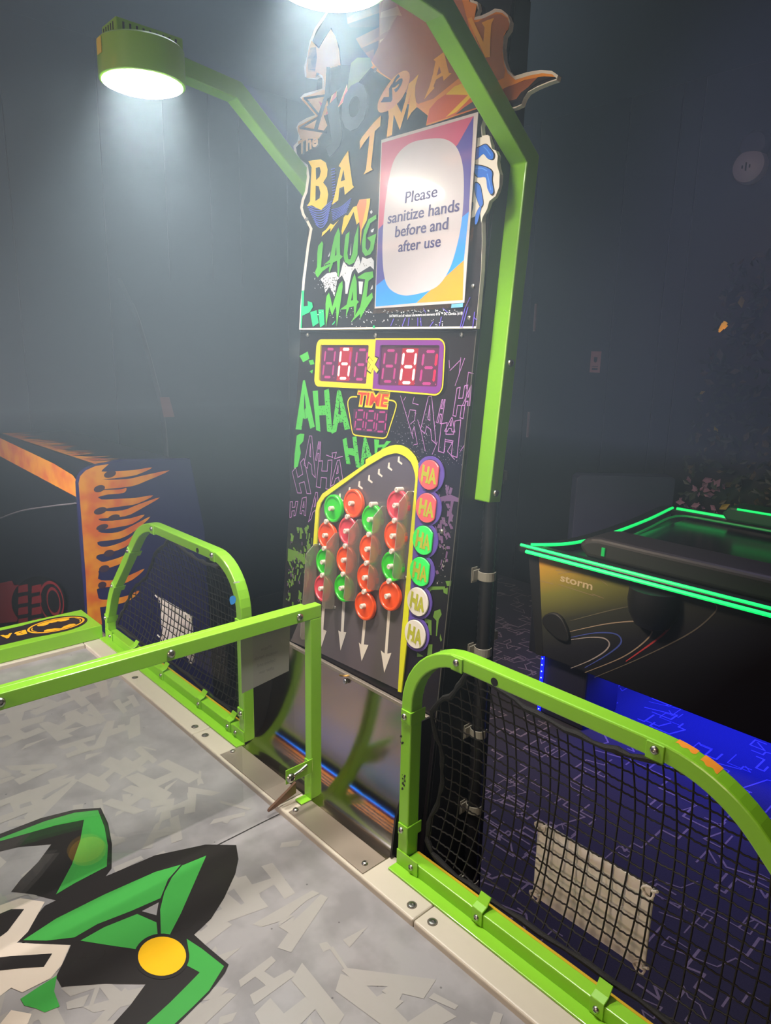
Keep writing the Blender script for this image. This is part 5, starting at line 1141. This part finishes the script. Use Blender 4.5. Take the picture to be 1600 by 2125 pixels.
for s, cx_, cy_, wpx in (('Please', 874, 403.5, 66), ('sanitize hands', 876, 440, 146), ('before and', 873.5, 472.5, 108), ('after use', 870, 506, 87)):
    c = F(cx_, cy_, SO); a = F(cx_-wpx/2, cy_, SO); b = F(cx_+wpx/2, cy_, SO)
    hh = {'Please': 0.0195, 'sanitize hands': 0.0195, 'before and': 0.0195, 'after use': 0.0190}[s]
    for q, dx in enumerate((-0.00042, -0.00014, 0.00014, 0.00042)):
        text_into(mb, FACE, s, (c[0]+dx, c[1]), hh*0.93, 0.0154+q*0.00003, 0.006, wfit=b[0]-a[0]-0.0008)
build('lettering', mb, M_tx, sn, fix=False)
prints('blue_tag', FACE, [S((937,631),(961,629),(960,637),(936,639))], mat('tag_blue', (104,170,226), 0.4), sn, 0.0148)

# ================================================================== OVERHEAD LAMPS
M_lens = mat('lamp_lens', (255,255,255), 0.4, emit=LENS_STRENGTH, ecol=(255,250,240))
def lamp(s, label, zb):
    lo = empty('overhead_lamp', label, 'lamp', (s*0.241, 0.19, 0.58), 'green arm lamps over the table')
    X0 = 0.2262; X1 = 0.2565; xc = 0.241; yc = -0.1262
    path = [Vector((0, 0.1895, 0.5800)), Vector((0, 0.2350, 1.0860)), Vector((0, 0.0400, zb+0.0290)), Vector((0, yc+0.03, zb+0.0425))]
    p2 = [Vector((s*X0 if s > 0 else -X1, p.y, p.z)) for p in path]
    arm = build('arm', MB().sweep(p2, (1,0,0), 0.0290, 0.0, X1-X0), M_green, lo, bevel=0.0020)
    R = 0.0655
    hd = MB().lathe((s*xc, yc, zb), (0,0,1), [(R-0.004,0.0),(R,0.0015),(R,0.0500),(R-0.003,0.0530),(0,0.0530)], 48)
    h = build('lamp_head', hd, M_green, lo)
    build('lens', MB().lathe((s*xc, yc, zb-0.0006), (0,0,-1), [(R-0.0045,0.0),(R-0.012,0.0030),(0.02,0.0052),(0,0.0054)], 40), M_lens, lo)
    al = bpy.data.lights.new('lamp_light', 'AREA'); al.shape = 'DISK'; al.size = 2*(R-0.008); al.energy = LAMP_POWER; al.spread = math.radians(LAMP_SPREAD); al.color = (1.0, 0.97, 0.92)
    ao = bpy.data.objects.new('lamp_light', al); COL.objects.link(ao); ao.location = (s*xc, yc, zb-0.008)
    hsk = MB(); hsk.box(s*xc-0.027, s*xc+0.027, yc-0.050, yc+0.058, zb+0.0525, zb+0.0740)
    hs = build('heat_sink', hsk, M_green, lo, bevel=0.002)
    mb = MB()
    for i in range(9):
        y = yc-0.040+i*0.0105
        for sx in (-1, 1): mb.box(s*xc+sx*0.0268-0.0006, s*xc+sx*0.0268+0.0006, y, y+0.0030, zb+0.0580, zb+0.0690)
    for i in range(5):
        x = s*xc-0.020+i*0.0088; mb.box(x, x+0.0028, yc-0.0506, yc-0.0496, zb+0.0580, zb+0.0690)
    build('vent_slot', mb, M_dark, hs)
    fr = Frame((s*xc + 0.0*R, yc-R*1.003, zb+0.030), (1,0,0), (0,0,1), (0,-1,0))
    build('label_plate', MB().prism(fr, [(-0.008,-0.004),(0.008,-0.004),(0.008,0.018),(-0.008,0.018)], 0, 0.0009), mat('label_yellow', (222,204,60), 0.5), h)
    for z in (0.595, 0.795):
        y = 0.1895 + (z-0.58)*0.09; screw(lo, (s*X1, y, z), (s,0,0), 0.0055, 'bolt')
    return lo
lr_ = lamp(1, 'lime green overhead lamp on the bent arm right of the tower', 1.1965)
ll_ = lamp(-1, 'lime green overhead lamp on the bent arm left of the tower', 1.2135)
AF_ = Frame((0.2566,0,0), (0,1,0), (0,0,1), (1,0,0))
bs = quads(46, 936, 962, 56, 120, (0.6,3.2), (1.2,6), rk, -0.35)
bs = [q for q in bs if abs(sum(p[0] for p in q)/4 - (942+(sum(p[1] for p in q)/4-56)*0.24)) < 8]
prints('blue_scrape', Frame((0,0,0),(0,1,0),(0,0,1),(1,0,0)), [], M_blue, lr_, 0) if False else None
def arm_front(px, py):
    """point on the front-lower face of the slanted part of the right arm"""
    a = Vector((0, 0.2350, 1.0860)); b = Vector((0, 0.0400, 1.2420)); d = (b-a).normalized(); n = Vector((0, -d.z, d.y)); n = n if n.y < 0 else -n
    o = a + n*0.0147; r = AF + AR*((px-800)/FPX) - AU*((py-1062.5)/FPX); t = (o-CAM).dot(n)/r.dot(n); return CAM + r*t + n*0.0002
mb = MB()
for q in bs:
    P_ = [arm_front(*p) for p in q]
    if all(0.2265 < p.x < 0.2560 for p in P_): mb.poly(P_)
if mb.f: build('blue_scrape', mb, M_blue, lr_, fix=False)

# ================================================================== NEON AND LAMPS OF THE ROOM BEHIND THE PLAYER (seen only in the polished steel)
def tube(name, label, a, b, col, e, r=0.018):
    t = empty(name, label, 'neon tube', a); build('glass', MB().pipe([a, b], r, 8), mat(name+'_glow_'+str(col), col, 0.4, emit=e), t)
    for p in (a, b): build('end_cap', MB().box(p[0]-0.016, p[0]+0.016, p[1]-0.016, p[1]+0.016, p[2]-0.016, p[2]+0.016), M_dark, t)

tube('neon_tube', 'blue neon tube across the room behind the players', (-2.6, -2.3, 0.62), (-0.5, -2.3, 0.62), (20,120,255), 9, 0.04)
tube('neon_tube', 'dim red neon tube under the blue one behind the players', (-2.6, -2.3, 0.78), (-1.3, -2.3, 0.78), (190,40,70), 2.0)
for i, (y, z, xa, xb, e) in enumerate(((-2.1,1.00,-2.5,-1.2,5),(-2.1,1.18,-2.6,-0.9,7),(-1.9,1.45,-2.5,-0.6,4),(-1.7,1.75,-2.5,-0.3,6),(-1.4,1.98,-2.4,-0.6,5))):
    tube('lamp_tube', ('amber lamp tube hung low behind the players', 'amber lamp tube hung second lowest behind the players', 'amber lamp tube hung at middle height behind the players', 'amber lamp tube hung second highest behind the players', 'amber lamp tube hung highest behind the players')[i], (xa, y, z), (xb, y, z), (255,165,60), e)
tag(build('wall_front', MB().box(-2.9, 2.4, -4.44, -4.38, FLOOR_Z, 2.3), mat('brown_far_wall', (120,92,74), 0.7)), kind='structure')
tag(build('wall_right', MB().box(2.40, 2.46, -4.38, 3.4, FLOOR_Z, 2.3), mat('brown_far_wall', (120,92,74), 0.7)), kind='structure')

# ================================================================== HAZE VOLUME ADDED FOR LAMP GLARE
def haze(name, label, z0, density):
    m = bpy.data.materials.new(name); m.use_nodes = True; nt = m.node_tree; nt.nodes.remove(nt.nodes['Principled BSDF'])
    v = nt.nodes.new('ShaderNodeVolumeScatter'); v.inputs['Color'].default_value = (0.64, 0.84, 1.0, 1); v.inputs['Density'].default_value = density; v.inputs['Anisotropy'].default_value = 0.2
    nt.links.new(v.outputs[0], nt.nodes['Material Output'].inputs['Volume'])
    tag(build(name, MB().box(-2.2, 0.74, -1.3, 1.4, z0, 2.28), m), label, 'glare volume', kind='stuff')
haze('glare_haze', 'bluish haze volume added to stand in for glare around the lamps', 0.55, HAZE)
